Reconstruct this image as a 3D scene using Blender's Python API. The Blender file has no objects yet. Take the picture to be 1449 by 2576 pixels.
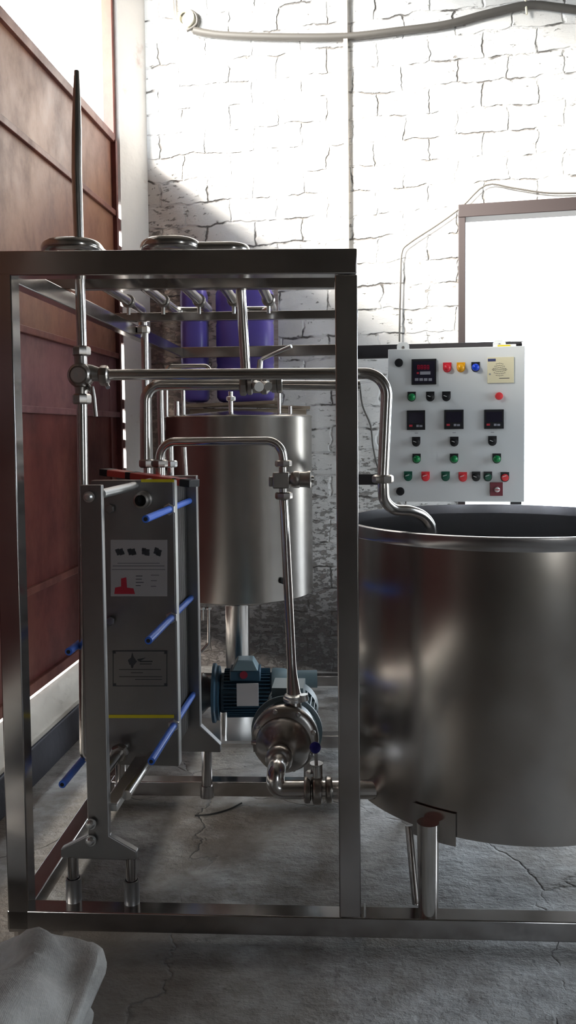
import bpy, math, random
from mathutils import Vector, Matrix, noise
random.seed(7)
C = bpy.context.scene.collection
V = Vector
PI = math.pi
# ------------------------------------------------------------------ camera
W, H = 1449, 2576
F = 2100.0
HC = 1.34
PITCH = math.radians(3.0); ROLL = math.radians(0.6)
HORIZ = 1085.0
CY = HORIZ + F*math.tan(PITCH)
CX = 724.5
R0 = Matrix(((1, 0, 0), (0, 0, -1), (0, 1, 0)))            # looks along +Y, up = +Z (columns right, up, back)
RC = Matrix.Rotation(-PITCH, 3, 'X') @ R0 @ Matrix.Rotation(-ROLL, 3, 'Z')
CAMP = V((0, 0, HC))

def ray(x, y):
    return RC @ V(((x-CX)/F, -(y-CY)/F, -1.0))

def P(x, y, Y):
    d = ray(x, y)
    return CAMP + d*(Y/d.y)

cam = bpy.data.cameras.new('camera')
cam.sensor_fit = 'VERTICAL'
cam.sensor_height = 36.0
cam.lens = F/H*36.0
cam.shift_y = -(H/2-CY)/H
cam.clip_start = 0.02
camo = bpy.data.objects.new('camera', cam)
C.objects.link(camo)
camo.matrix_world = Matrix.Translation(CAMP) @ RC.to_4x4()
bpy.context.scene.camera = camo

# ------------------------------------------------------------------ mesh builder
def basis(ax, ref=None):
    ax = V(ax).normalized()
    if ref is None:
        ref = V((0, 0, 1)) if abs(ax.z) < .9 else V((1, 0, 0))
    ref = V(ref)
    a = (ref - ax*ref.dot(ax)).normalized()
    b = ax.cross(a)
    return ax, a, b

class MB:
    def __init__(s):
        s.v = []; s.f = []
    def add(s, vs, fs):
        o = len(s.v)
        s.v += [V(q) for q in vs]
        s.f += [tuple(i+o for i in q) for q in fs]
        return s
    def box(s, c, d, ex=(1, 0, 0), ey=(0, 1, 0), ez=(0, 0, 1)):
        c, ex, ey, ez = V(c), V(ex), V(ey), V(ez)
        vs = [c+ex*(d[0]/2*i)+ey*(d[1]/2*j)+ez*(d[2]/2*k) for i in (-1, 1) for j in (-1, 1) for k in (-1, 1)]
        return s.add(vs, [(0, 1, 3, 2), (4, 6, 7, 5), (0, 4, 5, 1), (2, 3, 7, 6), (0, 2, 6, 4), (1, 5, 7, 3)])
    def bb(s, x0, x1, y0, y1, z0, z1):
        return s.box(((x0+x1)/2, (y0+y1)/2, (z0+z1)/2), (x1-x0, y1-y0, z1-z0))
    def beam(s, p, q, a, b, ref=(0, 0, 1)):
        """bar from p to q; a = size along ref, b = the other"""
        p, q = V(p), V(q)
        ax, e1, e2 = basis(q-p, ref)
        return s.box((p+q)/2, ((q-p).length, a, b), ax, e1, e2)
    def prism(s, pts, d):
        """closed polygon pts (3D, planar) pushed along d"""
        n = len(pts); d = V(d)
        vs = [V(q) for q in pts]+[V(q)+d for q in pts]
        fs = [tuple(range(n))[::-1], tuple(range(n, 2*n))]+[(i, (i+1) % n, n+(i+1) % n, n+i) for i in range(n)]
        return s.add(vs, fs)
    def lathe(s, o, ax, prof, n=28, ref=None, cap=True):
        o = V(o); ax, a, b = basis(ax, ref)
        vs = []
        for t, r in prof:
            for k in range(n):
                th = 2*PI*k/n
                vs.append(o+ax*t+a*(r*math.cos(th))+b*(r*math.sin(th)))
        fs = []
        for i in range(len(prof)-1):
            for k in range(n):
                k2 = (k+1) % n
                fs.append((i*n+k, i*n+k2, (i+1)*n+k2, (i+1)*n+k))
        if cap:
            fs.append(tuple(range(n))[::-1])
            fs.append(tuple((len(prof)-1)*n+k for k in range(n)))
        return s.add(vs, fs)
    def cyl(s, p, q, r, n=24, r2=None):
        p, q = V(p), V(q)
        return s.lathe(p, q-p, [(0, r), ((q-p).length, r if r2 is None else r2)], n)
    def tube(s, path, r, n=20, cap=True):
        path = [V(q) for q in path]
        rs = r if isinstance(r, (list, tuple)) else [r]*len(path)
        tans = []
        for i in range(len(path)):
            a = path[max(i-1, 0)]; b = path[min(i+1, len(path)-1)]
            tans.append((b-a).normalized())
        _, a, b = basis(tans[0])
        vs = []
        for i, q in enumerate(path):
            t = tans[i]
            a = (a - t*a.dot(t)).normalized(); b = t.cross(a)
            for k in range(n):
                th = 2*PI*k/n
                vs.append(q+a*(rs[i]*math.cos(th))+b*(rs[i]*math.sin(th)))
        fs = []
        for i in range(len(path)-1):
            for k in range(n):
                k2 = (k+1) % n
                fs.append((i*n+k, i*n+k2, (i+1)*n+k2, (i+1)*n+k))
        if cap:
            fs.append(tuple(range(n))[::-1])
            fs.append(tuple((len(path)-1)*n+k for k in range(n)))
        return s.add(vs, fs)
    def ball(s, c, r, sc=(1, 1, 1), n=16):
        prof = [(-math.cos(PI*i/n), max(math.sin(PI*i/n), 1e-3)) for i in range(n+1)]
        vs = []
        m = n*2
        for t, q in prof:
            for k in range(m):
                th = 2*PI*k/m
                vs.append(V(c)+V((q*math.cos(th)*r*sc[0], q*math.sin(th)*r*sc[1], t*r*sc[2])))
        fs = []
        for i in range(n):
            for k in range(m):
                k2 = (k+1) % m
                fs.append((i*m+k, i*m+k2, (i+1)*m+k2, (i+1)*m+k))
        return s.add(vs, fs)

def fillet(pts, r, n=8):
    pts = [V(q) for q in pts]
    rs = r if isinstance(r, (list, tuple)) else [r]*len(pts)
    out = [pts[0]]
    for i in range(1, len(pts)-1):
        p, c, q = pts[i-1], pts[i], pts[i+1]
        u = (p-c).normalized(); w = (q-c).normalized()
        ang = u.angle(w)
        if ang > PI-.02 or rs[i] <= 0:
            out.append(c); continue
        t = min(rs[i]/math.tan(ang/2), (p-c).length*.49 if i > 1 else (p-c).length*.95, (q-c).length*.49 if i < len(pts)-2 else (q-c).length*.95)
        rr = t*math.tan(ang/2)
        cen = c+(u+w).normalized()*(rr/math.sin(ang/2))
        a0 = c+u*t-cen; a1 = c+w*t-cen
        tot = a0.angle(a1)
        for k in range(n+1):
            s = k/n
            out.append(cen+(a0*math.sin((1-s)*tot)+a1*math.sin(s*tot))/math.sin(tot))
    out.append(pts[-1])
    return out

def smoothpath(pts, n=6):
    out = []
    for i in range(len(pts)-1):
        p0 = pts[max(i-1, 0)]; p1 = pts[i]; p2 = pts[i+1]; p3 = pts[min(i+2, len(pts)-1)]
        for k in range(n):
            s = k/n
            out.append(.5*((2*p1)+(p2-p0)*s+(2*p0-5*p1+4*p2-p3)*s*s+(-p0+3*p1-3*p2+p3)*s**3))
    out.append(pts[-1]); return out
MW = {}            # world matrix of every root
def tag(o, label, cat, group=None, kind=None):
    if label: o['label'] = label
    if cat: o['category'] = cat
    if group: o['group'] = group
    if kind: o['kind'] = kind
    return o
def thing(name, label, cat, loc=(0, 0, 0), rz=0, group=None):
    o = bpy.data.objects.new(name, None); C.objects.link(o)
    o.empty_display_size = .05
    o.location = loc; o.rotation_euler = (0, 0, rz)
    MW[o] = Matrix.Translation(V(loc)) @ Matrix.Rotation(rz, 4, 'Z')
    return tag(o, label, cat, group)
def part(mb, name, mat, parent=None, world=True, bevel=0, angle=38, label=None, loc=None, rz=0, smooth=True):
    """link the builder as ONE mesh object. world: coordinates are world ones"""
    me = bpy.data.meshes.new(name)
    if parent is not None:
        M = MW[parent]
    else:
        M = Matrix.Translation(V(loc or (0, 0, 0))) @ Matrix.Rotation(rz, 4, 'Z')
    vs = mb.v
    if world:
        Mi = M.inverted(); vs = [Mi @ q for q in vs]
    me.from_pydata([tuple(q) for q in vs], [], mb.f)
    me.validate()
    if smooth:
        me.polygons.foreach_set('use_smooth', [True]*len(me.polygons))
        me.set_sharp_from_angle(angle=math.radians(angle))
    me.materials.append(mat)
    o = bpy.data.objects.new(name, me); C.objects.link(o)
    if parent is not None:
        o.parent = parent; MW[o] = M
    else:
        o.matrix_world = M; o.location = M.translation; o.rotation_euler = (0, 0, rz); MW[o] = M
    if bevel:
        m = o.modifiers.new('bevel', 'BEVEL'); m.width = bevel; m.segments = 2; m.limit_method = 'ANGLE'; m.angle_limit = math.radians(50)
        m.harden_normals = False
    if label: o['label'] = label
    return o
def struct(mb, name, mat, parent=None, **k):
    o = part(mb, name, mat, parent, **k)
    if parent is None: o['kind'] = 'structure'
    return o

# ------------------------------------------------------------------ materials
def mat(name, col=(.8, .8, .8), rough=.5, metal=0, spec=.5, emis=None, es=0):
    m = bpy.data.materials.new(name); m.use_nodes = True
    b = m.node_tree.nodes['Principled BSDF']
    b.inputs['Base Color'].default_value = (*col, 1)
    b.inputs['Roughness'].default_value = rough
    b.inputs['Metallic'].default_value = metal
    b.inputs['Specular IOR Level'].default_value = spec
    if emis:
        b.inputs['Emission Color'].default_value = (*emis, 1); b.inputs['Emission Strength'].default_value = es
    return m
class NT:
    def __init__(s, m):
        s.t = m.node_tree; s.n = s.t.nodes; s.b = s.n['Principled BSDF']
    def new(s, typ, **k):
        o = s.n.new(typ)
        for a, v in k.items():
            if a in o.inputs: o.inputs[a].default_value = v
            else: setattr(o, a, v)
        return o
    def ln(s, a, b): s.t.links.new(a, b)
    def coord(s, scale=(1, 1, 1)):
        tc = s.new('ShaderNodeTexCoord'); mp = s.new('ShaderNodeMapping')
        mp.inputs['Scale'].default_value = scale
        s.ln(tc.outputs['Object'], mp.inputs['Vector'])
        return mp.outputs[0]
    def noise(s, vec, scale, detail=4, rough=.5):
        n = s.new('ShaderNodeTexNoise'); n.inputs['Scale'].default_value = scale
        n.inputs['Detail'].default_value = detail; n.inputs['Roughness'].default_value = rough
        s.ln(vec, n.inputs['Vector']); return n.outputs['Fac']
    def ramp(s, fac, stops):
        r = s.new('ShaderNodeValToRGB')
        while len(r.color_ramp.elements) < len(stops): r.color_ramp.elements.new(.5)
        for e, (p, c) in zip(r.color_ramp.elements, stops):
            e.position = p; e.color = (*c, 1) if isinstance(c, (tuple, list)) else (c, c, c, 1)
        s.ln(fac, r.inputs[0]); return r.outputs[0]
    def mix(s, fac, a, b, mode='MIX'):
        m = s.new('ShaderNodeMix', data_type='RGBA', blend_type=mode)
        if isinstance(fac, (int, float)): m.inputs[0].default_value = fac
        else: s.ln(fac, m.inputs[0])
        for i, q in ((6, a), (7, b)):
            if isinstance(q, tuple): m.inputs[i].default_value = (*q, 1)
            else: s.ln(q, m.inputs[i])
        return m.outputs[2]
    def math(s, op, a, b=None, clamp=False):
        m = s.new('ShaderNodeMath', operation=op); m.use_clamp = clamp
        for i, q in enumerate((a, b)):
            if q is None: continue
            if isinstance(q, (int, float)): m.inputs[i].default_value = q
            else: s.ln(q, m.inputs[i])
        return m.outputs[0]
    def bump(s, h, strength=.3, dist=.01, normal=None):
        b = s.new('ShaderNodeBump'); b.inputs['Strength'].default_value = strength; b.inputs['Distance'].default_value = dist
        s.ln(h, b.inputs['Height'])
        if normal: s.ln(normal, b.inputs['Normal'])
        s.ln(b.outputs[0], s.b.inputs['Normal']); return b.outputs[0]

def steel(name, col=(.62, .60, .57), rough=.22, streak=(1, 1, 40), bump=.03, blot=.08):
    m = mat(name, col, rough, 1.0); t = NT(m)
    v = t.coord(streak)
    n = t.noise(v, 12, 5, .6)
    n2 = t.noise(t.coord(), 5, 4, .6)
    r = t.math('MULTIPLY_ADD', n2, blot*2); r.node.inputs[2].default_value = rough-blot
    r2 = t.math('MULTIPLY_ADD', n, .08); t.ln(r, r2.node.inputs[2])
    t.ln(r2, t.b.inputs['Roughness'])
    c = t.mix(t.ramp(n2, [(.35, 0.0), (.7, 1.0)]), tuple(x*.86 for x in col), col)
    t.ln(c, t.b.inputs['Base Color'])
    if bump: t.bump(n, bump, .002)
    return m
M = {}
M['frame'] = steel('polished_square_tube', (.50, .475, .46), .13, (2, 2, 2), .01, .06)
M['pipe'] = steel('polished_pipe', (.66, .63, .60), .17, (3, 3, 3), .02, .03)
M['cast'] = steel('cast_fitting', (.46, .43, .40), .27, (6, 6, 6), .08, .05)
M['tank'] = steel('brushed_tank_steel', (.50, .47, .44), .24, (1.5, 1.5, 1.5), 0, .05)
M['tankin'] = steel('tank_inside_steel', (.56, .55, .56), .26, (1.5, 1.5, 1.5), 0, .05)
M['plate'] = steel('satin_plate_steel', (.32, .31, .305), .38, (8, 8, 8), .05, .06)
M['bright'] = steel('bright_edge_steel', (.75, .75, .74), .30, (8, 8, 8), .03, .04)
M['bluerod'] = mat('blue_plastic_sleeve', (.06, .19, .80), .30)
M['yellow'] = mat('yellow_tape', (.75, .62, .02), .5)
M['sticker'] = mat('sticker_white', (.42, .40, .40), .5)
M['ink'] = mat('dark_ink', (.05, .05, .055), .6)
M['redink'] = mat('red_ink', (.45, .02, .04), .6)
M['black'] = mat('black_plastic', (.012, .012, .014), .35)
M['blackmetal'] = mat('black_painted_steel', (.03, .027, .03), .45)
M['dark'] = mat('dark_rubber', (.02, .02, .02), .7)
M['panel'] = mat('panel_paint', (.72, .74, .74), .38)
t = NT(M['panel']); t.bump(t.noise(t.coord(), 400, 2), .06, .001)
M['red'] = mat('red_lens', (.75, .03, .05), .25)
M['redbtn'] = mat('red_button', (.8, .05, .06), .35)
M['amber'] = mat('amber_lens', (.9, .42, .01), .25)
M['blue'] = mat('blue_lens', (.01, .06, .65), .25)
M['green'] = mat('green_lens', (.005, .22, .06), .3)
M['dgreen'] = mat('dark_green_button', (.01, .10, .06), .3)
M['cream'] = mat('cream_plate', (.74, .68, .47), .45)
M['maroon'] = mat('maroon_plate', (.17, .015, .03), .4)
M['screen'] = mat('dark_screen', (.02, .018, .03), .15)
M['reddigit'] = mat('red_digits', (.25, .0, .02), .3, emis=(.8, .02, .06), es=.12)
M['greydigit'] = mat('grey_digits', (.3, .3, .34), .4)
M['white'] = mat('white_plastic', (.8, .8, .78), .4)
M['orangered'] = mat('red_painted_aluminium', (.62, .09, .07), .35)
M['motor'] = mat('blue_grey_motor_paint', (.022, .060, .095), .40)
M['motorlight'] = mat('grey_motor_paint', (.13, .19, .215), .40)
M['violet'] = mat('violet_plastic', (.15, .115, .50), .35)
M['wood'] = mat('grey_wood_board', (.42, .35, .27), .7)
t = NT(M['wood']); n = t.noise(t.coord((3, 30, 30)), 3, 4); t.ln(t.ramp(n, [(.3, (.25, .19, .14)), (.7, (.5, .43, .34))]), t.b.inputs['Base Color'])
M['cable'] = mat('grey_cable', (.085, .078, .07), .55)
M['conduit'] = mat('painted_conduit', (.62, .56, .50), .5)
M['cream_pl'] = mat('cream_plastic', (.72, .68, .55), .5)
M['rustframe'] = mat('rusty_dark_frame', (.030, .020, .020), .6)

for k_ in ('tank', 'tankin'):
    t = NT(M[k_]); t.b.inputs['Anisotropic'].default_value = .85
    t.t.links.remove(t.b.inputs['Roughness'].links[0]); t.b.inputs['Roughness'].default_value = .21
    tg = t.new('ShaderNodeTangent', direction_type='RADIAL', axis='Z'); t.ln(tg.outputs[0], t.b.inputs['Tangent'])
# rust-red gate sheet
def gate_mat(name, c1, c2, c3):
    m = mat(name, c2, .42, 0, .5); t = NT(m)
    n = t.noise(t.coord(), 1.6, 6, .6); n2 = t.noise(t.coord((1, 1, .6)), 7, 6, .7)
    c = t.ramp(n, [(.28, c1), (.5, c2), (.75, c3)])
    c = t.mix(t.ramp(n2, [(.45, 0.0), (.75, .6)]), c, tuple(x*.5 for x in c1))
    t.ln(c, t.b.inputs['Base Color'])
    r = t.ramp(n2, [(.3, .36), (.7, .58)]); t.ln(r, t.b.inputs['Roughness'])
    t.bump(n2, .15, .004); return m
M['gate_a'] = gate_mat('gate_sheet_lit_brown', (.12, .045, .035), (.21, .085, .05), (.31, .15, .08))  # upper sheets: light falling on them put into a paler brown
M['gate_b'] = gate_mat('gate_sheet_sheen_plum', (.12, .045, .05), (.19, .08, .08), (.27, .13, .12))  # middle sheet: reflected light put into the colour as plum
M['gate_c'] = gate_mat('gate_sheet_red', (.07, .016, .014), (.13, .03, .025), (.19, .06, .04))
M['gate_frame'] = gate_mat('gate_frame_red', (.09, .022, .02), (.16, .05, .038), (.24, .09, .06))

# painted brick
def brick(name, base=(.86, .85, .83), dirt_shade=1.0):
    m = mat(name, base, .75); t = NT(m)
    tc = t.new('ShaderNodeTexCoord')
    sp = t.new('ShaderNodeSeparateXYZ'); t.ln(tc.outputs['Object'], sp.inputs[0])
    cb = t.new('ShaderNodeCombineXYZ')
    t.ln(t.math('ADD', sp.outputs[0], sp.outputs[1]), cb.inputs[0]); t.ln(sp.outputs[2], cb.inputs[1])
    nw = t.new('ShaderNodeTexNoise', Scale=4.5, Detail=4.0); t.ln(tc.outputs['Object'], nw.inputs['Vector'])
    sub = t.new('ShaderNodeVectorMath', operation='MULTIPLY_ADD'); t.ln(nw.outputs['Color'], sub.inputs[0])
    sub.inputs[1].default_value = (.09, .06, 0); t.ln(cb.outputs[0], sub.inputs[2])
    nw2 = t.new('ShaderNodeTexNoise', Scale=17.0, Detail=3.0); t.ln(tc.outputs['Object'], nw2.inputs['Vector'])
    sub2 = t.new('ShaderNodeVectorMath', operation='MULTIPLY_ADD'); t.ln(nw2.outputs['Color'], sub2.inputs[0])
    sub2.inputs[1].default_value = (.035, .03, 0); t.ln(sub.outputs[0], sub2.inputs[2])
    br = t.new('ShaderNodeTexBrick'); t.ln(sub2.outputs[0], br.inputs['Vector'])
    for k, v in (('Scale', 1.0), ('Mortar Size', .009), ('Mortar Smooth', 1.0), ('Brick Width', .272), ('Row Height', .127), ('Bias', 0)):
        br.inputs[k].default_value = v
    br.inputs['Color1'].default_value = (1, 1, 1, 1); br.inputs['Color2'].default_value = (.93, .92, .91, 1); br.inputs['Mortar'].default_value = (1, 1, 1, 1)
    mort = br.outputs['Fac']
    obj = tc.outputs['Object']
    n1 = t.noise(obj, 6, 3, .55); n3 = t.noise(obj, 1.1, 4, .6); n4 = t.noise(obj, 60, 3, .6)
    mp = t.new('ShaderNodeMapping'); mp.inputs['Scale'].default_value = (1, 1, 2.2); t.ln(obj, mp.inputs['Vector'])
    n2 = t.noise(mp.outputs[0], 17, 7, .72)
    hole = t.math('MULTIPLY', t.ramp(mort, [(.35, 0.0), (.8, 1.0)]), t.ramp(n1, [(.49, 0.0), (.56, 1.0)]))
    z = sp.outputs[2]
    def lin(src, k, c0, nz, kn):                      # clamp(k*src + c0 + kn*(nz-.5))
        q = t.math('MULTIPLY_ADD', src, k); q.node.inputs[2].default_value = c0-.5*kn
        w_ = t.math('MULTIPLY_ADD', nz, kn); t.ln(q, w_.node.inputs[2]); w_.node.use_clamp = True
        return w_
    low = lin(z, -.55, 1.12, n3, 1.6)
    base_dark = lin(z, -3.0, 1.9, n3, 2.0)  # grime and shade at the wall foot, both put into the colour
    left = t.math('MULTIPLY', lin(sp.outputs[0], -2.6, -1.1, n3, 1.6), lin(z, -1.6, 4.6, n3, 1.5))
    fl_ = t.math('ADD', n2, t.math('MULTIPLY', t.math('MAXIMUM', low, left), .15))
    flake = t.ramp(fl_, [(.615, 0.0), (.67, 1.0)])
    c = t.mix(1.0, base, br.outputs['Color'], 'MULTIPLY')
    c = t.mix(t.ramp(n3, [(.5, 0.0), (.75, .4)]), c, (.72, .68, .62))
    c = t.mix(t.math('MULTIPLY', low, .35*dirt_shade), c, (.38, .36, .35))
    c = t.mix(t.math('MULTIPLY', left, .8*dirt_shade), c, (.36, .235, .17))
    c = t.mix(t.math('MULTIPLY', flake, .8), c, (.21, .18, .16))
    c = t.mix(t.math('MULTIPLY', base_dark, .85*dirt_shade), c, (.06, .05, .047))
    c = t.mix(t.math('MULTIPLY', hole, .88), c, (.07, .058, .05))
    t.ln(c, t.b.inputs['Base Color'])
    h = t.math('SUBTRACT', t.math('MULTIPLY', n1, .5), t.math('MULTIPLY', mort, .38))
    h = t.math('ADD', h, t.math('MULTIPLY', n2, .45))
    h = t.math('SUBTRACT', h, t.math('MULTIPLY', t.math('MAXIMUM', hole, flake), .45))
    h = t.math('ADD', h, t.math('MULTIPLY', n4, .10))
    t.bump(h, .9, .018)
    return m
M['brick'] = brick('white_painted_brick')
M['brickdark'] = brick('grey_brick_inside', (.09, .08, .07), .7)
M['plaster'] = mat('plaster', (.88, .85, .82), .8)
t = NT(M['plaster']); n = t.noise(t.coord(), 3.0, 6, .6)
sp = t.new('ShaderNodeSeparateXYZ'); tcn = t.new('ShaderNodeTexCoord'); t.ln(tcn.outputs['Object'], sp.inputs[0])
zz = t.math('ADD', t.math('MULTIPLY', sp.outputs[2], -.6), t.math('MULTIPLY', n, 1.1))
t.ln(t.mix(t.ramp(zz, [(-.0, 0.0), (.0, 0.0)]) if False else t.ramp(n, [(.56, 0.0), (.66, .8)]), (.88, .85, .82), (.58, .38, .33)), t.b.inputs['Base Color'])
t.bump(t.noise(t.coord(), 18, 5), .5, .01)

M['floor'] = mat('rough_concrete', (.4, .4, .4), .8)
t = NT(M['floor']); co = t.coord()
a = t.noise(co, 1.3, 6, .62); b_ = t.noise(t.coord((1, 1.6, 1)), 9, 7, .68); c_ = t.noise(co, 45, 5, .6)
col = t.ramp(b_, [(.30, (.25, .245, .24)), (.50, (.44, .44, .435)), (.72, (.60, .605, .60))])
col = t.mix(t.ramp(a, [(.42, 0.0), (.60, .75)]), col, (.19, .155, .12))
col = t.mix(t.ramp(c_, [(.62, 0.0), (.74, .8)]), col, (.10, .095, .09))
sx = t.new('ShaderNodeSeparateXYZ'); t.ln(co, sx.inputs[0])
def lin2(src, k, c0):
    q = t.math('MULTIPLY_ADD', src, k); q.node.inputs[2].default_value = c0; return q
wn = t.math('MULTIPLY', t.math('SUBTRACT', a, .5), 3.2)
stain_shade = t.math('MULTIPLY', t.math('ADD', lin2(sx.outputs[0], -2.4, .35), wn, True), t.math('ADD', lin2(sx.outputs[1], -1.1, 3.6), wn, True))  # brown stain towards the left, partly shade put into the floor colour
col = t.mix(t.math('MULTIPLY', stain_shade, .78), col, (.085, .066, .05))
w = t.new('ShaderNodeTexNoise', Scale=3.0, Detail=5.0); t.ln(co, w.inputs['Vector'])
ad = t.new('ShaderNodeVectorMath', operation='MULTIPLY_ADD'); t.ln(w.outputs['Color'], ad.inputs[0]); ad.inputs[1].default_value = (.5, .5, .0); t.ln(co, ad.inputs[2])
vo = t.new('ShaderNodeTexVoronoi', feature='DISTANCE_TO_EDGE', Scale=.9); t.ln(ad.outputs[0], vo.inputs['Vector'])
crack = t.ramp(vo.outputs['Distance'], [(.0, 1.0), (.005, 0.0)])
crack = t.math('MULTIPLY', crack, t.ramp(a, [(.42, 0.0), (.52, 1.0)]))
col = t.mix(t.math('MULTIPLY', crack, .45), col, (.08, .075, .07))
t.ln(col, t.b.inputs['Base Color'])
h = t.math('ADD', t.math('MULTIPLY', b_, 1.0), t.math('MULTIPLY', c_, .35))
h = t.math('SUBTRACT', h, t.math('MULTIPLY', crack, .5))
t.bump(h, .8, .02)
M['kerb'] = mat('kerb_concrete', (.46, .42, .36), .8)
t = NT(M['kerb']); t.bump(t.noise(t.coord(), 20, 5), .6, .01)
M['kerbdark'] = mat('dark_kerb_face', (.045, .045, .055), .8)  # separate darker material for the kerb's lower inner face
t = NT(M['kerbdark']); t.bump(t.noise(t.coord(), 14, 5), .6, .01)
M['yard'] = mat('pale_yard_ground', (.55, .52, .47), .9)
t = NT(M['yard']); t.ln(t.ramp(t.noise(t.coord(), .8, 4), [(.3, (.48, .45, .40)), (.7, (.62, .59, .54))]), t.b.inputs['Base Color'])
M['sack'] = mat('dusty_woven_sack', (.44, .43, .41), .85)
t = NT(M['sack']); n = t.noise(t.coord(), 6, 6, .65)
t.ln(t.ramp(n, [(.3, (.25, .24, .225)), (.6, (.47, .46, .44)), (.8, (.56, .55, .53))]), t.b.inputs['Base Color'])
wv = t.new('ShaderNodeTexWave', Scale=90.0); t.ln(t.coord(), wv.inputs['Vector'])
t.bump(t.math('ADD', t.math('MULTIPLY', n, 3.0), t.math('MULTIPLY', wv.outputs['Fac'], .05)), .4, .01)
M['ceil'] = mat('corrugated_roof_sheet', (.11, .10, .09), .6)

# ------------------------------------------------------------------ setting
ex = V((1, -.21, 0)).normalized()
WA = -math.atan(.21)                       # yaw of the back wall
W0 = V((.16, 4.6, 0))
GT = .107; GX0 = -1.417
def G(Y, z=0, off=0): return V((GX0+GT*Y+off, Y, z))
gd = V((GT, 1, 0)).normalized(); gn = V((1, -GT, 0)).normalized()

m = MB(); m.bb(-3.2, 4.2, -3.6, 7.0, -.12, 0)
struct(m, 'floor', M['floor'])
m = MB(); m.bb(-40, 40, -40, 40, -.30, -.13)
struct(m, 'ground_outside', M['yard'])
CZ = 4.6
# back wall with the doorway (local coordinates, x along the wall)
DX0, DX1, DZ = .775, 1.80, 2.50
m = MB()
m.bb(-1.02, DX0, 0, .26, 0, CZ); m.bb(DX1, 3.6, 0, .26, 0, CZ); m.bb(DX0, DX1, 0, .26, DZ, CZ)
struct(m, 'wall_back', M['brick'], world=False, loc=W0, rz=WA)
# splayed jamb between gate and back wall
c0 = W0+ex*(-.955)
m = MB(); m.prism([G(4.648, 0, .02), c0+V((0, .0, 0)), c0+V((.02, .28, 0)), G(4.648, 0, -.30)][::-1], (0, 0, CZ))
struct(m, 'wall_left', M['plaster'])
m = MB(); m.prism([G(-3.4, 0), G(.25, 0), G(.25, 0, -.25), G(-3.4, 0, -.25)], (0, 0, CZ))
m.prism([G(.25, 2.955), G(1.9, 2.955), G(1.9, 2.955, -.25), G(.25, 2.955, -.25)], (0, 0, CZ-2.955))
m.prism([G(1.9, 4.15), G(4.69, 4.15), G(4.69, 4.15, -.25), G(1.9, 4.15, -.25)], (0, 0, CZ-4.15))
struct(m, 'wall_left_front', M['brickdark'])
# right wall with added unseen window, wall behind the camera with added opening
m = MB(); m.bb(3.35, 3.6, -3.4, 1.9, 0, CZ); m.bb(3.35, 3.6, 3.2, 4.2, 0, CZ); m.bb(3.35, 3.6, 1.9, 3.2, 0, .5); m.bb(3.35, 3.6, 1.9, 3.2, 2.6, CZ)
struct(m, 'wall_right', M['brickdark'])
m = MB(); m.bb(-2.3, 2.45, -3.4, -3.15, 0, CZ); m.bb(3.05, 3.6, -3.4, -3.15, 0, CZ); m.bb(2.45, 3.05, -3.4, -3.15, 0, .15); m.bb(2.45, 3.05, -3.4, -3.15, 2.5, CZ)
struct(m, 'wall_front', M['brickdark'])
m = MB(); m.bb(-2.4, 3.7, -3.5, 5.4, CZ, CZ+.12)
struct(m, 'ceiling', M['ceil'])
# doorway frame on the right
m = MB()
m.bb(DX0-.012, DX0+.026, -.02, .10, 0, DZ+.01); m.bb(DX1-.03, DX1+.02, -.02, .10, 0, DZ+.01)
m.bb(DX0-.012, DX1+.02, -.025, .10, DZ-.055, DZ+.012)
struct(m, 'trim_1', M['rustframe'], world=False, loc=W0, rz=WA, bevel=.004)

# ---- sheet steel gate: door_1
gate = thing('door_1', None, None, G(2.4)); gate['kind'] = 'structure'
YA, YB = .27, 4.60
lev = [.30, .70, 1.44, 1.76, 2.53, 2.93]
mats = ['gate_c', 'gate_c', 'gate_b', 'gate_a', 'gate_a']
ys = [.30, 1.9, 3.2, 4.47, YB]
for i in range(5):
    mm = MB()
    ys_ = ys if i < 3 else [y for y in ys if y != 4.47]
    for j in range(len(ys_)-1):
        mm.prism([G(ys_[j]+.0008, lev[i], -.012+.004*((i+j) % 2)), G(ys_[j+1]-.0008, lev[i], -.012+.004*((i+j) % 2)), G(ys_[j+1]-.0008, lev[i], -.02), G(ys_[j]+.0008, lev[i], -.02)], (0, 0, lev[i+1]-lev[i]))
    part(mm, 'sheet_panel', M[mats[i]], gate, bevel=.001)
for i, z in enumerate(lev):
    mm = MB(); t_ = .030 if 0 < i < 5 else .045
    mm.beam(G(YA, z, -.002), G(YB, z, -.002), t_, .022)
    part(mm, 'gate_rail', M['gate_frame' if i != 2 else 'gate_b'], gate, bevel=.003)
mm = MB(); mm.beam(G(4.47, .30, -.004), G(4.47, 1.44, -.004), .03, .012, gd); part(mm, 'gate_stile', M['gate_c'], gate, bevel=.002)
mm = MB(); mm.beam(G(YB+.005, .25, 0), G(YB+.005, 2.92, 0), .03, .03, gd); part(mm, 'gate_stile', M['gate_c'], gate, bevel=.002)
# hinge post with hinge blocks bridging the lit gap
mm = MB(); mm.beam(G(4.65, 2.6, -.03), G(4.65, 4.15, -.03), .06, .06, gd)
part(mm, 'gate_post', M['gate_frame'], gate, bevel=.003)
mm = MB()
for z in (.35, .62, .88, 1.02, 1.12, 1.28, 1.38, 1.5, 1.66, 1.86, 2.02, 2.2, 2.34, 2.48):
    mm.beam(G(4.60, z, 0), G(4.70, z, 0), random.uniform(.035, .07), .03)
part(mm, 'hinge', M['gate_c'], gate, bevel=.003)
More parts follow.
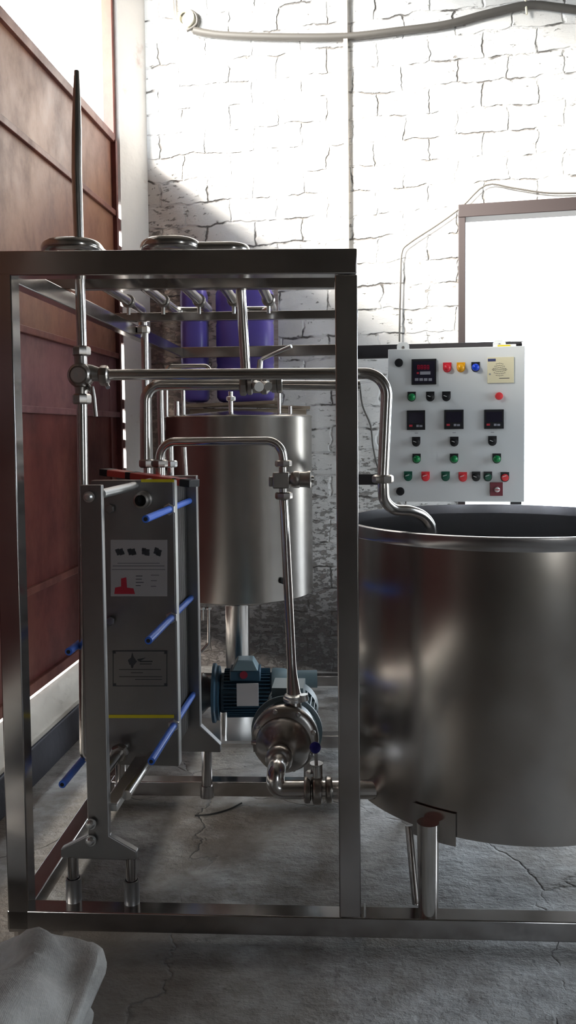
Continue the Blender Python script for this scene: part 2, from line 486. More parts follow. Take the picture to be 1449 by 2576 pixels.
# sloping concrete kerb under the gate
m = MB()
pr = [(.08, 0), (.07, .14), (.055, .15), (-.02, .245), (-.14, .27), (-.45, .27), (-.45, -.1)]
m.prism([G(.1, 0, a_)+V((0, 0, b2)) for a_, b2 in pr], gd*4.62)
struct(m, 'trim_2', M['kerb'], bevel=.006)
m = MB(); m.prism([G(.1, 0, a_)+V((0, 0, b2)) for a_, b2 in [(.105, 0), (.085, .125), (.068, .13), (.068, 0)]], gd*4.6)
struct(m, 'trim_3', M['kerbdark'], bevel=.004)

# ------------------------------------------------------------------ stainless skid frame
ud = V((1, -.055, 0)).normalized(); vd = V((.062, 1, 0)).normalized()
FY0 = 2.13; FX0 = -.70
def PF(x, y, off=0):
    """pixel on the front plane of the frame pushed back by off"""
    d = ray(x, y); nrm = V((.055, 1, 0)); q = V((FX0, FY0+off, 0))
    k = (q-V((0, 0, 0))).dot(nrm)/d.dot(nrm)
    return CAMP+d*k
def fl(x, y, z=.004):
    r_ = ray(x, y); return CAMP+r_*((z-HC)/r_.z)
def atz(p, z): return V((p.x, p.y, z))
S = .055
fr = thing('skid_frame', 'tall box frame of polished square steel tube standing in front of the heat exchanger', 'frame', (-.28, 2.6, 0))
pl_t = PF(12, 720, .0275); pl_b = V((pl_t.x, pl_t.y, .03)); 
pr_t = PF(870, 720, .0275); pr_b = V((pr_t.x, pr_t.y, PF(724, 2306, 0).z))
ZT = PF(724, 2306, 0).z
mm = MB(); mm.beam(pl_b, atz(pl_t, PF(12, 690, .0275).z), S, S, ud); part(mm, 'post', M['frame'], fr, bevel=.003)
mm = MB(); mm.beam(pr_b, atz(pr_t, PF(870, 696, .0275).z), S, S, ud); part(mm, 'post', M['frame'], fr, bevel=.003)
a = PF(-40, 668, .0275); b = PF(897, 662, .0275)
zt = (a.z+b.z)/2
mm = MB(); mm.beam(a, b, .062, S); part(mm, 'top_rail', M['frame'], fr, bevel=.003)
a = pl_b+ud*-.03; a.z = ZT-.026; b = PF(1900, 2340, .0275); b.z = ZT-.026
mm = MB(); mm.beam(a, b, .052, S); part(mm, 'base_rail', M['frame'], fr, bevel=.003)
# side rails going back
TL0 = V((pl_t.x, pl_t.y, zt)); TR0 = V((pr_t.x, pr_t.y, zt))
LBK = 2.17
tl1 = P(452, 888, pl_t.y+LBK); tr1 = TR0+vd*(LBK-.02); tr1.z = tl1.z+.005
mm = MB(); mm.beam(TL0+vd*.03+V((0, 0, -.01)), tl1, .05, .04); part(mm, 'side_rail', M['frame'], fr, bevel=.003)
mm = MB(); mm.beam(TR0+vd*.03, tr1, .05, .04); part(mm, 'side_rail', M['frame'], fr, bevel=.003)
mm = MB(); mm.beam(tl1+ud*-.02, P(900, 880, tr1.y), .055, .04); part(mm, 'cross_rail', M['frame'], fr, bevel=.003)
def side_at(Y, right=False):
    p, q = (TR0, tr1) if right else (TL0, tl1)
    k = (Y-p.y)/(q.y-p.y); return p+(q-p)*k
for (xl, yl, xr, yr, Y, hh) in ((60, 716, 845, 712, 2.58, .034), (285, 800, 870, 791, 3.28, .032)):
    mm = MB(); mm.beam(P(xl-(0 if Y < 3 else 20), yl, Y+.03), P(xr+30, yr, Y), hh, .035); part(mm, 'cross_rail', M['frame'], fr, bevel=.002)
# base
bl0 = V((pl_b.x, pl_b.y, ZT-.026)); br0 = V((pr_b.x, pr_b.y, ZT-.026))
mm = MB(); mm.beam(bl0+vd*.03, bl0+vd*2.05, .05, .05); part(mm, 'base_rail', M['frame'], fr, bevel=.003)
mm = MB(); mm.beam(br0+vd*.03, br0+vd*2.05, .05, .05); part(mm, 'base_rail', M['frame'], fr, bevel=.003)
for Y in (fl(600, 1968, ZT).y, fl(570, 1850, ZT).y, fl(800, 1699, ZT).y):
    Y += .028
    k = Y-bl0.y
    p = bl0+vd*(k+.02)+ud*.02; q = br0+vd*(k-.02+.06)-ud*.02
    mm = MB(); mm.beam(V((p.x, Y+.02, p.z)), V((q.x, Y-.02, q.z)), .052, .055); part(mm, 'base_rail', M['frame'], fr, bevel=.003)
for x, Y in ((bl0.x, bl0.y), (bl0.x+.12, 4.1), (br0.x+.12, 4.1)):
    mm = MB(); mm.cyl((x, Y, 0), (x, Y, .04), .022); part(mm, 'foot', M['frame'], fr)
# little lip plate beside the right post
mm = MB(); mm.beam(PF(918, 2280, .02), PF(918, 2306, .02), .004, .03, ud); part(mm, 'lip_plate', M['bright'], fr)

# ------------------------------------------------------------------ fittings
def nut(c, ax, r, parent, L=.030, k=1.75, mat_='cast', n=8, name='union_nut'):
    ax = V(ax).normalized(); R = r*k
    mm = MB(); mm.lathe(V(c)-ax*(L/2), ax, [(0, R*.80), (L*.14, R*.97), (L*.30, R), (L*.7, R), (L*.86, R*.97), (L, R*.80)], n)
    return part(mm, name, M[mat_], parent, angle=30)
def pipe(path, r, parent, name='pipe', mt='pipe', bend=.05, n=24):
    mm = MB(); mm.tube(fillet(path, bend) if bend else path, r, n); return part(mm, name, M[mt], parent)

# holding tube serpentine on top rails
ht = thing('holding_tube', 'serpentine of five polished steel tubes lying across the top rails of the frame', 'pipe', (-.33, 2.8, 1.79))
zt_ = P(240, 627, 2.25).z
xs = [-.60, -.47, -.335, -.205, -.075]
def T(i, Y, z=zt_): return V((xs[i]+.052*(Y-3.0), Y, z+.004*(Y-2.2)))
rt = .0175
for i in range(5):
    ya = 2.30; yb = 3.36
    pipe([T(i, ya), T(i, yb)], rt, ht, 'tube', bend=0)
    mm = MB(); c = T(i, 3.16); mm.lathe(c-vd*.012, vd, [(0, .021), (.004, .025), (.02, .025), (.024, .021)], 20); part(mm, 'clamp', M['cast'], ht)
    mm = MB(); mm.cyl(c+V((.0, 0, -.05)), c+V((0, 0, -.018)), .007); part(mm, 'clamp_bolt', M['bright'], ht)
for (i, j) in ((0, 1), (2, 3)):
    p, q = T(i, 2.30), T(j, 2.30)
    up = V((0, 0, .008))
    pipe([p, p-V((0, .085, 0))+up, q-V((0, .085, 0))+up, q], rt, ht, 'return_bend', bend=.05)
for (i, j) in ((1, 2), (3, 4)):
    p, q = T(i, 3.36), T(j, 3.36)
    pipe([p, p+V((0, .085, 0)), q+V((0, .085, 0)), q], rt, ht, 'return_bend', bend=.05)
p = T(4, 2.30); pipe([p, p-V((0, .05, 0)), p-V((0, .05, 0))+V((-.16, 0, 0))], rt*.9, ht, 'outlet_bend', bend=.04)
p = T(0, 3.36)
pipe([p, p+V((.0, .05, 0)), V((p.x, p.y+.05, P(362, 815, p.y).z))], rt, ht, 'down_pipe', bend=.045)
nut(V((p.x, p.y+.05, P(362, 830, 3.4).z)), (0, 0, 1), rt, ht, .03, 1.6)

# pole with the diversion valve
YP = 2.27
pole = thing('vent_pipe', 'tall slender steel pipe rising past the top rail to a thin tip', 'pipe', P(205, 1330, YP))
a = P(193, 178, YP); b = P(206, 870, YP); c = P(209, 1235, YP)
b = V((b.x, YP, b.z))
r0 = .0125
k1 = P(193, 430, YP)
mm = MB(); mm.tube([a, a+(k1-a)*.25, a+(k1-a)*.6, k1, b], [.0065, .0100, .0130, .0136, .0134], 24); part(mm, 'upper_pipe', M['pipe'], pole)
mm = MB(); mm.tube(fillet([P(206, 1015, YP), P(209, 1235, YP), P(213, 1900, YP), P(250, 1912, YP)], .02), .0142, 24); part(mm, 'lower_pipe', M['pipe'], pole)

dv = thing('diversion_valve', 'round cast steel three-way valve on the slender pipe left of the long horizontal pipe', 'valve', P(205, 945, YP))
o = P(204, 945, YP)
toc = (CAMP-o).normalized()
mm = MB(); mm.lathe(o+V((0, .03, 0)), (0, -1, 0), [(0, .024), (.008, .032), (.04, .034), (.052, .032), (.058, .026), (.060, .0245), (.056, .0235), (.056, .001)], 32)
mm.lathe(o+V((0, 0, -.058)), (0, 0, 1), [(0, .017), (.03, .018), (.058, .024), (.086, .018), (.116, .017)], 24)
q = P(262, 945, YP)
mm.tube([o+V((.012, 0, .006)), o+V((.03, 0, .006)), q], [.026, .022, .016], 24)
part(mm, 'valve_body', M['cast'], dv, angle=45)
mm = MB(); mm.lathe(o+V((0, -.029, 0)), (0, -1, 0), [(0, .020), (.003, .020), (.004, .004), (.003, .001)], 28); part(mm, 'valve_cap', M['bright'], dv)
nut(P(205, 884, YP), (0, 0, 1), .0145, dv, .026, 1.75); nut(P(206, 1004, YP), (0, 0, 1), .0145, dv, .028, 1.8)
nut(P(262, 945, YP), (1, 0, .0), .0155, dv, .026, 1.8)
mm = MB(); mm.cyl(o+V((.018, 0, -.028)), P(232, 985, YP-.03), .007); mm.tube([P(232, 972, YP-.03), P(236, 1000, YP-.03), P(241, 1048, YP-.03)], [.005, .0062, .0058], 12); part(mm, 'valve_handle', M['cast'], dv)
mm = MB(); mm.cyl(P(264, 958, YP), P(272, 975, YP-.02), .006); part(mm, 'drain_plug', M['bright'], dv)

# long product pipe into the big tank
pp = thing('product_pipe', 'long horizontal steel pipe ending in a hooked spout over the open tank', 'pipe', P(975, 1190, 2.2))
pth = [P(270, 943, YP), P(600, 941, 2.24), P(842, 940, 2.215), P(975, 939, 2.20), P(963, 1200, 2.20)]
mm = MB(); mm.tube(fillet(pth, [.1, .1, .1, .058, .1], 10), .0148, 28); part(mm, 'pipe', M['pipe'], pp)
sp_ = [P(963, 1200, 2.20), P(965, 1275, 2.21), P(1040, 1287, 2.24), P(1084, 1306, 2.28), P(1083, 1352, 2.29)]
sp_ = [P(963, 1200, 2.20), P(963, 1282, 2.21), P(1022, 1283, 2.24), P(1084, 1285, 2.28), P(1083, 1352, 2.29)]
sp_[2] = P(1030, 1286, 2.245)
mm = MB(); mm.tube([P(963, 1200, 2.20)]+smoothpath([P(964, 1225, 2.20), P(968, 1258, 2.205), P(992, 1281, 2.22), P(1030, 1285, 2.24), P(1062, 1297, 2.265), P(1082, 1322, 2.285), P(1085, 1356, 2.29)], 7), .0148, 28); part(mm, 'spout', M['pipe'], pp)
nut(P(963, 1205, 2.20), (0, 0, 1), .0165, pp, .022, 1.75)

# second pipe run behind
YS = 2.80
lp = thing('transfer_pipe', 'steel pipe with an elbow at its left running level just below the long horizontal pipe', 'pipe', P(366, 1165, YS))
pth = [P(367, 1160, YS), P(366, 968, YS), P(620, 968, YS)]
pipe(pth, .0185, lp, bend=.055)
pipe([P(690, 969, YS), P(905, 970, YS)], .0165, lp, bend=0)
nut(P(370, 1166, YS), (0, 0, 1), .016, lp, .028, 1.7)
nut(P(703, 968, YS), (1, 0, 0), .0165, lp, .02, 1.7); nut(P(690, 968, YS), (1, 0, 0), .0165, lp, .02, 1.6)
bv = thing('butterfly_valve', 'steel valve with a slanting lever handle in the pipe under the long horizontal pipe', 'valve', P(650, 967, YS))
mm = MB(); mm.lathe(P(618, 968, YS), (1, 0, 0), [(0, .022), (.008, .034), (.02, .034), (.024, .028), (.05, .028), (.056, .033), (.07, .033), (.08, .024), (.095, .024)], 24)
mm.cyl(P(648, 968, YS), P(655, 905, YS), .009)
part(mm, 'valve_body', M['cast'], bv)
nut(P(612, 970, YS), (1, 0, 0), .019, bv, .024, 1.8)
mm = MB(); mm.tube(fillet([P(656, 930, YS), P(657, 904, YS), P(733, 871, YS-.06)], .012), .0065, 12); part(mm, 'lever', M['bright'], bv)
mm = MB(); mm.cyl(P(645, 968, YS-.03), P(652, 973, YS-.07), .016); part(mm, 'clamp_knob', M['bright'], bv)
mm = MB(); mm.cyl(P(664, 968, YS-.03), P(675, 972, YS-.06), .014); part(mm, 'clamp_knob', M['cast'], bv)
rp = thing('riser_pipe', 'upright steel pipe with a union nut at its head rising behind the long horizontal pipe', 'pipe', P(618, 950, 2.74))
pipe([P(604, 702, 2.74), P(619, 950, 2.76)], .0165, rp, bend=0)
nut(P(603, 708, 2.74), (0, 0, 1), .017, rp, .026, 1.75)
pipe([P(618, 700, 2.74), P(690, 703, 2.78)], .008, rp, 'side_branch', bend=0)

# pipe from the heat exchanger to the pump
YM = 2.72
mp_ = thing('pump_delivery_pipe', 'steel pipe arching from the heat exchanger top and dropping straight to the pump', 'pipe', P(735, 1745, 2.55))
pth = [P(402, 1160, YM+.06), P(402, 1111, YM+.06), P(708, 1109, YM), P(714, 1165, YM)]
mm = MB(); mm.tube(fillet(pth, [0, .055, .055, 0], 10), .0142, 24); part(mm, 'arched_pipe', M['pipe'], mp_)
pipe([P(402, 1170, YM+.06), P(402, 1205, YM+.06)], .0142, mp_, 'stub_pipe', bend=0)
nut(P(402, 1166, YM+.06), (0, 0, 1), .0155, mp_, .026, 1.75)
vt = thing('ball_valve', 'dark square-bodied valve with a round side port in the drop pipe above the pump', 'valve', P(712, 1208, YM))
nut(P(713, 1166, YM), (0, 0, 1), .0155, vt, .022, 1.8); nut(P(714, 1247, YM), (0, 0, 1), .0155, vt, .024, 1.85)
c = P(707, 1208, YM)
mm = MB(); mm.box(c+V((0, 0, 0)), (.054, .05, .052)); mm.box(c+V((-.03, 0, -.004)), (.02, .03, .032)); mm.cyl(c+V((.006, 0, -.05)), c+V((.006, 0, .05)), .0125)
part(mm, 'valve_body', M['cast'], vt, bevel=.004)
mm = MB(); mm.lathe(c+V((.024, 0, .002)), (1, -.1, .0), [(0, .014), (.01, .024), (.02, .028), (.034, .028), (.038, .025), (.06, .026), (.064, .028), (.073, .028), (.076, .012), (.084, .010)], 28)
part(mm, 'side_port', M['cast'], vt)
YQ = 2.55
a = P(714, 1255, YM); b = P(735, 1700, YQ+.02); c = P(739, 1750, YQ)
mm = MB(); mm.tube([a, a+(b-a)*.5, b-(b-a)*.06, b, c], [.0142, .0142, .0142, .0165, .023], 24); part(mm, 'drop_pipe', M['pipe'], mp_)

# ------------------------------------------------------------------ plate heat exchanger
hd = V((.085, 1, 0)).normalized(); hu = V((1, -.085, 0)).normalized()
HX = thing('plate_heat_exchanger', 'narrow upright plate heat exchanger with blue-sleeved tie rods and a splayed foot', 'heat exchanger', (-.46, 2.5, 0))
HC0 = V((-.497, 2.16, 0))
def Q(u, v, z): return HC0+hu*u+hd*v+V((0, 0, z))
# end column with foot bracket
colw = .058
zt0 = P(235, 1221, 2.15).z; zj = P(235, 2108, 2.15).z; ze = P(235, 2145, 2.15).z; zb = P(235, 2168, 2.15).z
mm = MB()
outl = [(-.027, zt0), (.031, zt0), (.031, zj), (.104, ze), (.104, zb+.004), (.095, zb), (-.095, zb), (-.102, zb+.004), (-.102, ze), (-.027, zj)]
mm.prism([Q(u-.018, 0, z) for u, z in outl], hd*.022)
part(mm, 'end_column', M['plate'], HX, bevel=.0025)
for (x, y) in ((224, 1250), (229, 2072), (229, 2114)):
    c = P(x, y, 2.155)
    mm = MB(); mm.lathe(c, -hd, [(0, .0145), (.004, .0145), (.004, .011), (.010, .010), (.014, .0065), (.015, .001)], 20); part(mm, 'bolt', M['bright'], HX)
for u in (-.073, .086):
    c = Q(u-.018, .012, 0)
    mm = MB(); mm.cyl(atz(c, ZT+.03), atz(c, zb+.004), .0145); part(mm, 'leg', M['frame'], HX)
    mm = MB(); mm.lathe(atz(c, ZT), (0, 0, 1), [(0, .021), (.002, .0205), (.062, .0205), (.062, .0165), (.05, .0155)], 28); part(mm, 'leg_sleeve', M['plate'], HX)
# pressure plate
PY = .34
ztp = P(350, 1208, 2.5).z; zbp = P(350, 1925, 2.5).z
mm = MB(); mm.box(Q(0, PY+.018, (ztp+zbp)/2), (.252, .036, ztp-zbp), hu, hd)
part(mm, 'pressure_plate', M['plate'], HX, bevel=.002)
mm = MB(); mm.box(Q(.1275, PY+.018, (ztp+zbp)/2), (.003, .034, ztp-zbp-.004), hu, hd)
part(mm, 'plate_edge', M['bright'], HX, label='bright machined edge of the pressure plate')
# plate pack
mm = MB()
for k in range(34):
    v = PY+.042+k*.0072
    mm.box(Q(0, v, (ztp+zbp)/2), (.20+.008*(k % 2), .0035, ztp-zbp-.05), hu, hd)
part(mm, 'plate_pack', M['plate'], HX)
# fixed frame plate with splayed foot
FV = PY+.295
zf_t = P(480, 1196, 2.80).z; zf_j = P(497, 1822, 2.80).z; zf_e = P(550, 1868, 2.80).z; zf_b = P(550, 1886, 2.80).z
mm = MB()
cu = .0
outl = [(-.135, zf_t), (.138, zf_t), (.138, zf_j), (.205, zf_e), (.205, zf_b), (-.20, zf_b), (-.20, zf_e), (-.135, zf_j)]
mm.prism([Q(u, FV, z) for u, z in outl], hd*.03)
part(mm, 'frame_plate', M['plate'], HX, bevel=.0025)
for u in (-.15, .152):
    c = Q(u, FV+.03, 0)
    mm = MB(); mm.cyl(atz(c, ZT), atz(c, zf_b+.01), .018); mm.lathe(atz(c, ZT), (0, 0, 1), [(0, .024), (.04, .022)], 24); part(mm, 'leg', M['frame'], HX)
# carrying bars
mm = MB(); mm.cyl(Q(.006, .02, P(266, 1243, 2.17).z), Q(.01, PY+.3, P(266, 1243, 2.17).z), .0125); part(mm, 'carrying_bar', M['bright'], HX)
zl = P(280, 2035, 2.17).z
mm = MB(); mm.beam(Q(.012, .02, zl), Q(.012, PY+.3, zl), .022, .04); part(mm, 'guide_bar', M['bright'], HX, bevel=.003)
for v in (.10, .20):
    mm = MB(); mm.beam(Q(.0335, v, zl), Q(.0335, v+.03, zl), .008, .002); part(mm, 'bar_slot', M['dark'], HX)
# lower nozzle pipe
a = Q(-.045, PY-.02, P(300, 1893, 2.47).z)
mm = MB(); mm.tube([a+hd*.02, a-hd*.27], .0145, 20); part(mm, 'drain_pipe', M['pipe'], HX)
mm = MB(); mm.tube([Q(.045, PY, a.z-.02), Q(.045, .06, a.z-.02)], .0135, 20); part(mm, 'drain_pipe', M['pipe'], HX)
nut(a-hd*.02, hd, .0165, HX, .03, 1.7, n=8)
# upper nozzle
a = P(358, 1258, 2.47)
mm = MB(); mm.lathe(a, hd, [(.03, .021), (.028, .026), (.01, .0265), (.008, .023), (-.02, .023), (-.022, .017), (-.0, .016), (.025, .016)], 28, cap=False); part(mm, 'nozzle', M['cast'], HX)
mm = MB(); mm.lathe(a, hd, [(.012, .0165), (.014, .001)], 24); part(mm, 'nozzle_bore', M['dark'], HX)
# rods
def rod(tip, nutp, front_nut=True, backpx=None):
    tp = P(*tip, 2.21); dr = hd
    n_ = tp+dr*((Q(0, PY, 0).y-2.21)/dr.y)
    mm = MB(); mm.lathe(tp, dr, [(0, .008), (.002, .0105), ((n_-tp).length-.01, .0105)], 16); r_ = part(mm, 'rod_sleeve', M['bluerod'], HX)
    mm = MB(); mm.lathe(tp-dr*.0004, dr, [(0, .0055), (.006, .0055)], 12); part(mm, 'rod_tip', M['dark'], r_)
    nut(n_-dr*.008, dr, .0135, HX, .016, 1.4, 'bright', 6, 'nut')
    mm = MB(); mm.cyl(n_+dr*.04, n_+dr*(FV-PY+.0), .010); part(mm, 'rod_sleeve', M['bluerod'], HX)
for tip in ((366, 1306), (373, 1612), (380, 1916), (156, 1974), (172, 1640)):
    rod(tip, None)
# small bolts on left of plate
for (x, y) in ((276, 1280), (277, 1562)):
    nut(P(x, y, 2.49), hd, .010, HX, .012, 1.5, 'plate', 6, 'nut')
# tape, sticker and nameplate
def onplate(x0, x1, y0, y1, d, name, mt, dep=.0012, parent=HX, **k):
    def hit(x, y):
        r_ = ray(x, y); nn = V((.085, 1, 0)); q_ = Q(0, PY, 0)
        return CAMP+r_*((q_-CAMP).dot(nn)/r_.dot(nn))
    A, B, Cc, D = hit(x0, y0), hit(x1, y0), hit(x1, y1), hit(x0, y1)
    mm = MB(); mm.prism([q-hd*d for q in (A, D, Cc, B)], -hd*dep)
    return part(mm, name, M[mt], parent, smooth=False, **k)
def onplate_multi(rects, d, name, mt, parent):
    mm = MB()
    nn = V((.085, 1, 0)); q_ = Q(0, PY, 0)
    for pts in rects:
        if len(pts) == 4 and not isinstance(pts[0], tuple):
            x0, x1, y0, y1 = pts; pts = [(x0, y0), (x1, y0), (x1, y1), (x0, y1)]
        h_ = []
        for x, y in pts:
            r_ = ray(x, y); h_.append(CAMP+r_*((q_-CAMP).dot(nn)/r_.dot(nn))-hd*d)
        mm.prism(h_, -hd*.0006)
    return part(mm, name, M[mt], parent, smooth=False)
onplate(355, 438, 1205.5, 1213, .0002, 'tape', 'yellow'); onplate(238, 438, 1798, 1806, .0002, 'tape', 'yellow')
st = onplate(279, 421, 1358, 1500, .0002, 'sticker', 'sticker')
rs = []
for cx in (302, 332, 367, 397):
    a_ = random.uniform(-.4, .4)
    for (dx, dy, w_, h_) in ((0, 0, 9, 7), (-5, -5, 5, 4), (4, 5, 6, 4)):
        q4 = []
        for sx, sy in ((-1, -1), (1, -1), (1, 1), (-1, 1)):
            px_, py_ = dx+sx*w_, dy+sy*h_
            q4.append((cx+px_*math.cos(a_)-py_*math.sin(a_), 1388+px_*math.sin(a_)+py_*math.cos(a_)))
        rs.append(q4)
rs += [(284, 414, 1423, 1424.2), (282, 416, 1432, 1433), (296, 402, 1416, 1417)]
for yy in (1448, 1456, 1464, 1472): rs.append((342, 342+random.uniform(12, 20), yy, yy+1.6))
for yy in (1446, 1460, 1474): rs.append((380, 380+random.uniform(12, 22), yy, yy+1.2))
onplate_multi(rs, .0015, 'print', 'ink', st)
onplate_multi([[(290, 1478), (305, 1475), (305, 1455), (318, 1452), (320, 1478), (336, 1480), (340, 1494), (288, 1494)]], .0015, 'print', 'redink', st)
npl = onplate(285, 420, 1638, 1725, .0002, 'nameplate', 'plate', label='engraved metal nameplate held by four small screws')
rs = [(284, 421, 1636.5, 1638.6), (284, 421, 1724, 1726), (284, 286, 1637, 1725), (419, 421, 1637, 1725)]
for yy, x0, x1 in ((1683, 300, 405), (1691, 330, 360), (1701, 300, 408), (1708, 340, 408)): rs.append((x0, x1, yy, yy+1.6))
rs += [[(322, 1660), (335, 1650), (345, 1664), (338, 1672), (326, 1672)], [(345, 1658), (368, 1654), (350, 1664)], (352, 384, 1662, 1665), (352, 382, 1669, 1671), [(329, 1672), (337, 1672), (335, 1680), (331, 1680)], [(333, 1641), (337, 1654), (330, 1654)]]
onplate_multi(rs, .0015, 'engraving', 'ink', npl)
for (x, y) in ((288, 1640), (417, 1641), (289, 1722), (417, 1722)):
    onplate(x-3.5, x+3.5, y-3.5, y+3.5, .0016, 'screw', 'ink', parent=npl)

# short pipes on top of the exchanger, behind
sp2 = thing('return_pipe', 'slim upright steel pipe just left of the round tank above the exchanger', 'pipe', P(430, 1200, 2.95))
pipe([P(404, 962, 3.0), P(430, 1166, 2.97), P(430, 1215, 2.97)] if False else [P(403, 975, 3.0), P(406, 1100, 3.0), P(408, 1200, 3.0)], .0125, sp2, bend=0)
pipe([P(428, 1120, 2.93), P(430, 1205, 2.93)], .0125, sp2, 'branch_pipe', bend=0)
nut(P(431, 1167, 2.93), (0, 0, 1), .0135, sp2, .024, 1.6, 'bright')
sp3 = thing('sensor_tube', 'thin upright tube standing right behind the top of the heat exchanger', 'pipe', P(465, 1196, 3.1))
pipe([P(463, 1125, 3.1), P(467, 1205, 3.1)], .010, sp3, bend=0)
dp = thing('drop_tube', 'steel tube with a union nut hanging down from the first holding tube', 'pipe', P(368, 1000, 3.4))
pipe([P(364, 838, 3.4), P(371, 1190, 3.4)], .0155, dp, bend=0)

# spirit level lying on the exchanger
sl = thing('spirit_level', 'red spirit level with black end caps lying slantwise on top of the heat exchanger', 'spirit level', P(375, 1200, 2.72))
p = P(262, 1184, 2.86); q = P(490, 1216, 2.60)
p = P(264, 1187, 2.84); q = P(488, 1216, 2.62)
d_ = (q-p)
mm = MB(); mm.beam(p, q, .022, .05); part(mm, 'level_body', M['orangered'], sl, bevel=.003)
for a_, b_2 in ((-.004, .09), (.90, 1.004), (.30, .36), (.82, .86)):
    mm = MB(); mm.beam(p+d_*a_, p+d_*b_2, .0235, .0515); part(mm, 'end_cap' if a_ in (-.004, .90) else 'vial_window', M['black'], sl, bevel=.002)

# ------------------------------------------------------------------ centrifugal pump (front)
pump = thing('centrifugal_pump', 'polished steel centrifugal pump with a round casing at the foot of the drop pipe', 'pump', (0, 2.6, .09))
AX = V((.085, 1, 0)).normalized()
pc = P(716, 1862, 2.50)
mm = MB(); mm.lathe(pc, AX, [(-.005, .085), (.0, .097), (.006, .102), (.022, .104), (.028, .098), (.05, .094), (.06, .06)], 48)
part(mm, 'casing', M['cast'], pump)
mm = MB(); c2 = pc+V((-.004, 0, -.012)); mm.lathe(c2, -AX, [(-.01, .086), (.012, .085), (.024, .080), (.040, .068), (.055, .050), (.064, .040), (.066, .034)], 48)
part(mm, 'front_cover', M['cast'], pump)
c3 = P(702, 1908, 2.41)
mm = MB(); mm.lathe(c3, -AX, [(-.05, .036), (-.01, .036), (.0, .040), (.012, .040), (.02, .035), (.024, .027), (.024, .020)], 36)
part(mm, 'suction_neck', M['cast'], pump)
mm = MB(); ov = P(741, 1830, 2.53); ot = P(740, 1764, 2.54)
mm.tube([P(752, 1870, 2.52), ov, ot+(ov-ot)*.25, ot], [.034, .027, .0225, .022], 28); part(mm, 'outlet', M['cast'], pump)
mm = MB(); mm.lathe(P(740, 1764, 2.54), (0, 0, 1), [(0, .024), (.003, .034), (.012, .034), (.014, .03), (.020, .03), (.022, .025)], 32); part(mm, 'outlet_ferrule', M['bright'], pump)
mm = MB(); mm.cyl(P(764, 1747, 2.52), P(766, 1762, 2.52), .013); part(mm, 'clamp_knob', M['bright'], pump)
# casing studs and lug
for k in range(8):
    th = k*PI/4+.3; e1 = V((math.cos(th), -.085*math.cos(th), math.sin(th)))
    mm = MB(); mm.lathe(pc+e1*.092+AX*(-.002), -AX, [(0, .0075), (.006, .0075), (.009, .004)], 8)
    part(mm, 'stud', M['bright'], pump)
mm = MB(); lg = P(632, 1868, 2.50); mm.tube([P(660, 1868, 2.5), lg], [.018, .006], 10); mm.box(P(650, 1880, 2.5), (.03, .02, .02)); part(mm, 'side_lug', M['cast'], pump)
mc = pc+AX*.07
mm = MB(); mm.lathe(mc, AX, [(0, .06), (.01, .085), (.03, .088), (.034, .088), (.036, .078), (.19, .078), (.192, .088), (.25, .088), (.26, .07)], 44)
for k in range(28):
    th = k*2*PI/28; e1 = V((math.cos(th), -.085*math.cos(th), math.sin(th)))
    e2 = AX.cross(e1)
    mm.box(mc+AX*.11+e1*.083, (.15, .012, .003), AX, e1, e2)
mm.box(mc+AX*.10+V((0, 0, .10)), (.10, .11, .05), V((1, -.085, 0)).normalized(), AX)
part(mm, 'motor', M['motorlight'], pump)
mm = MB(); fcn = mc+AX*.02
mm.lathe(fcn, -AX, [(0, .108), (.006, .112), (.016, .112), (.02, .106), (.02, .098), (.008, .096)], 48, cap=False)
fo = part(mm, 'motor_flange', M['motorlight'], pump)
mm = MB()
for k in range(14):
    th = -.9+k*.14; e1 = V((math.cos(th), -.085*math.cos(th), math.sin(th)))
    mm.box(fcn+e1*.101-AX*.012, (.006, .012, .008), e1, AX, AX.cross(e1))
part(mm, 'vent_slot', M['dark'], pump)
for sx in (-.05, .05):
    mm = MB(); yy = fl(600, 1968, ZT).y+.03
    mm.bb(mc.x+sx-.012+.02, mc.x+sx+.012+.02, yy-.03, yy+.02, ZT, mc.z-.06)
    part(mm, 'motor_foot', M['frame'], pump, bevel=.002)

sn = thing('suction_pipe', 'bent steel suction pipe curving out of the pump and running right behind the post', 'pipe', P(700, 1985, 2.32))
s0 = c3-AX*.02
r_s = .0262
s1 = s0-AX*.075; s2 = P(690, 1987, s1.y); s3 = P(775, 1986, 2.31)
mm = MB(); mm.tube(fillet([s0, s1, V((s1.x-.004, s1.y, s2.z)), P(900, 1986, 2.30), V((.25, 2.30, P(900, 1986, 2.30).z))], [0, .05, .045, 0, 0], 12), r_s, 32); part(mm, 'pipe', M['pipe'], sn)
bf = thing('hand_valve', 'steel valve with a blue-capped upright stem in the suction pipe left of the post', 'valve', P(797, 1985, 2.30))
cc = P(797, 1986, 2.305)
nut(P(773, 1986, 2.305), (1, 0, 0), .024, bf, .020, 1.55, 'cast', 12); nut(P(827, 1986, 2.305), (1, 0, 0), .024, bf, .020, 1.55, 'cast', 12)
mm = MB(); mm.lathe(cc-V((.014, 0, 0)), (1, 0, 0), [(0, .030), (.003, .040), (.008, .042), (.02, .042), (.025, .040), (.028, .030)], 16); part(mm, 'valve_body', M['cast'], bf)
mm = MB(); mm.cyl(P(797, 1958, 2.305), P(796, 1924, 2.305), .017); mm.lathe(P(796, 1922, 2.305), (0, 0, 1), [(0, .019), (.003, .019)], 24); part(mm, 'stem_housing', M['pipe'], bf)
mm = MB(); mm.cyl(P(796, 1925, 2.30), P(794, 1893, 2.28), .005); part(mm, 'stem', M['bright'], bf)
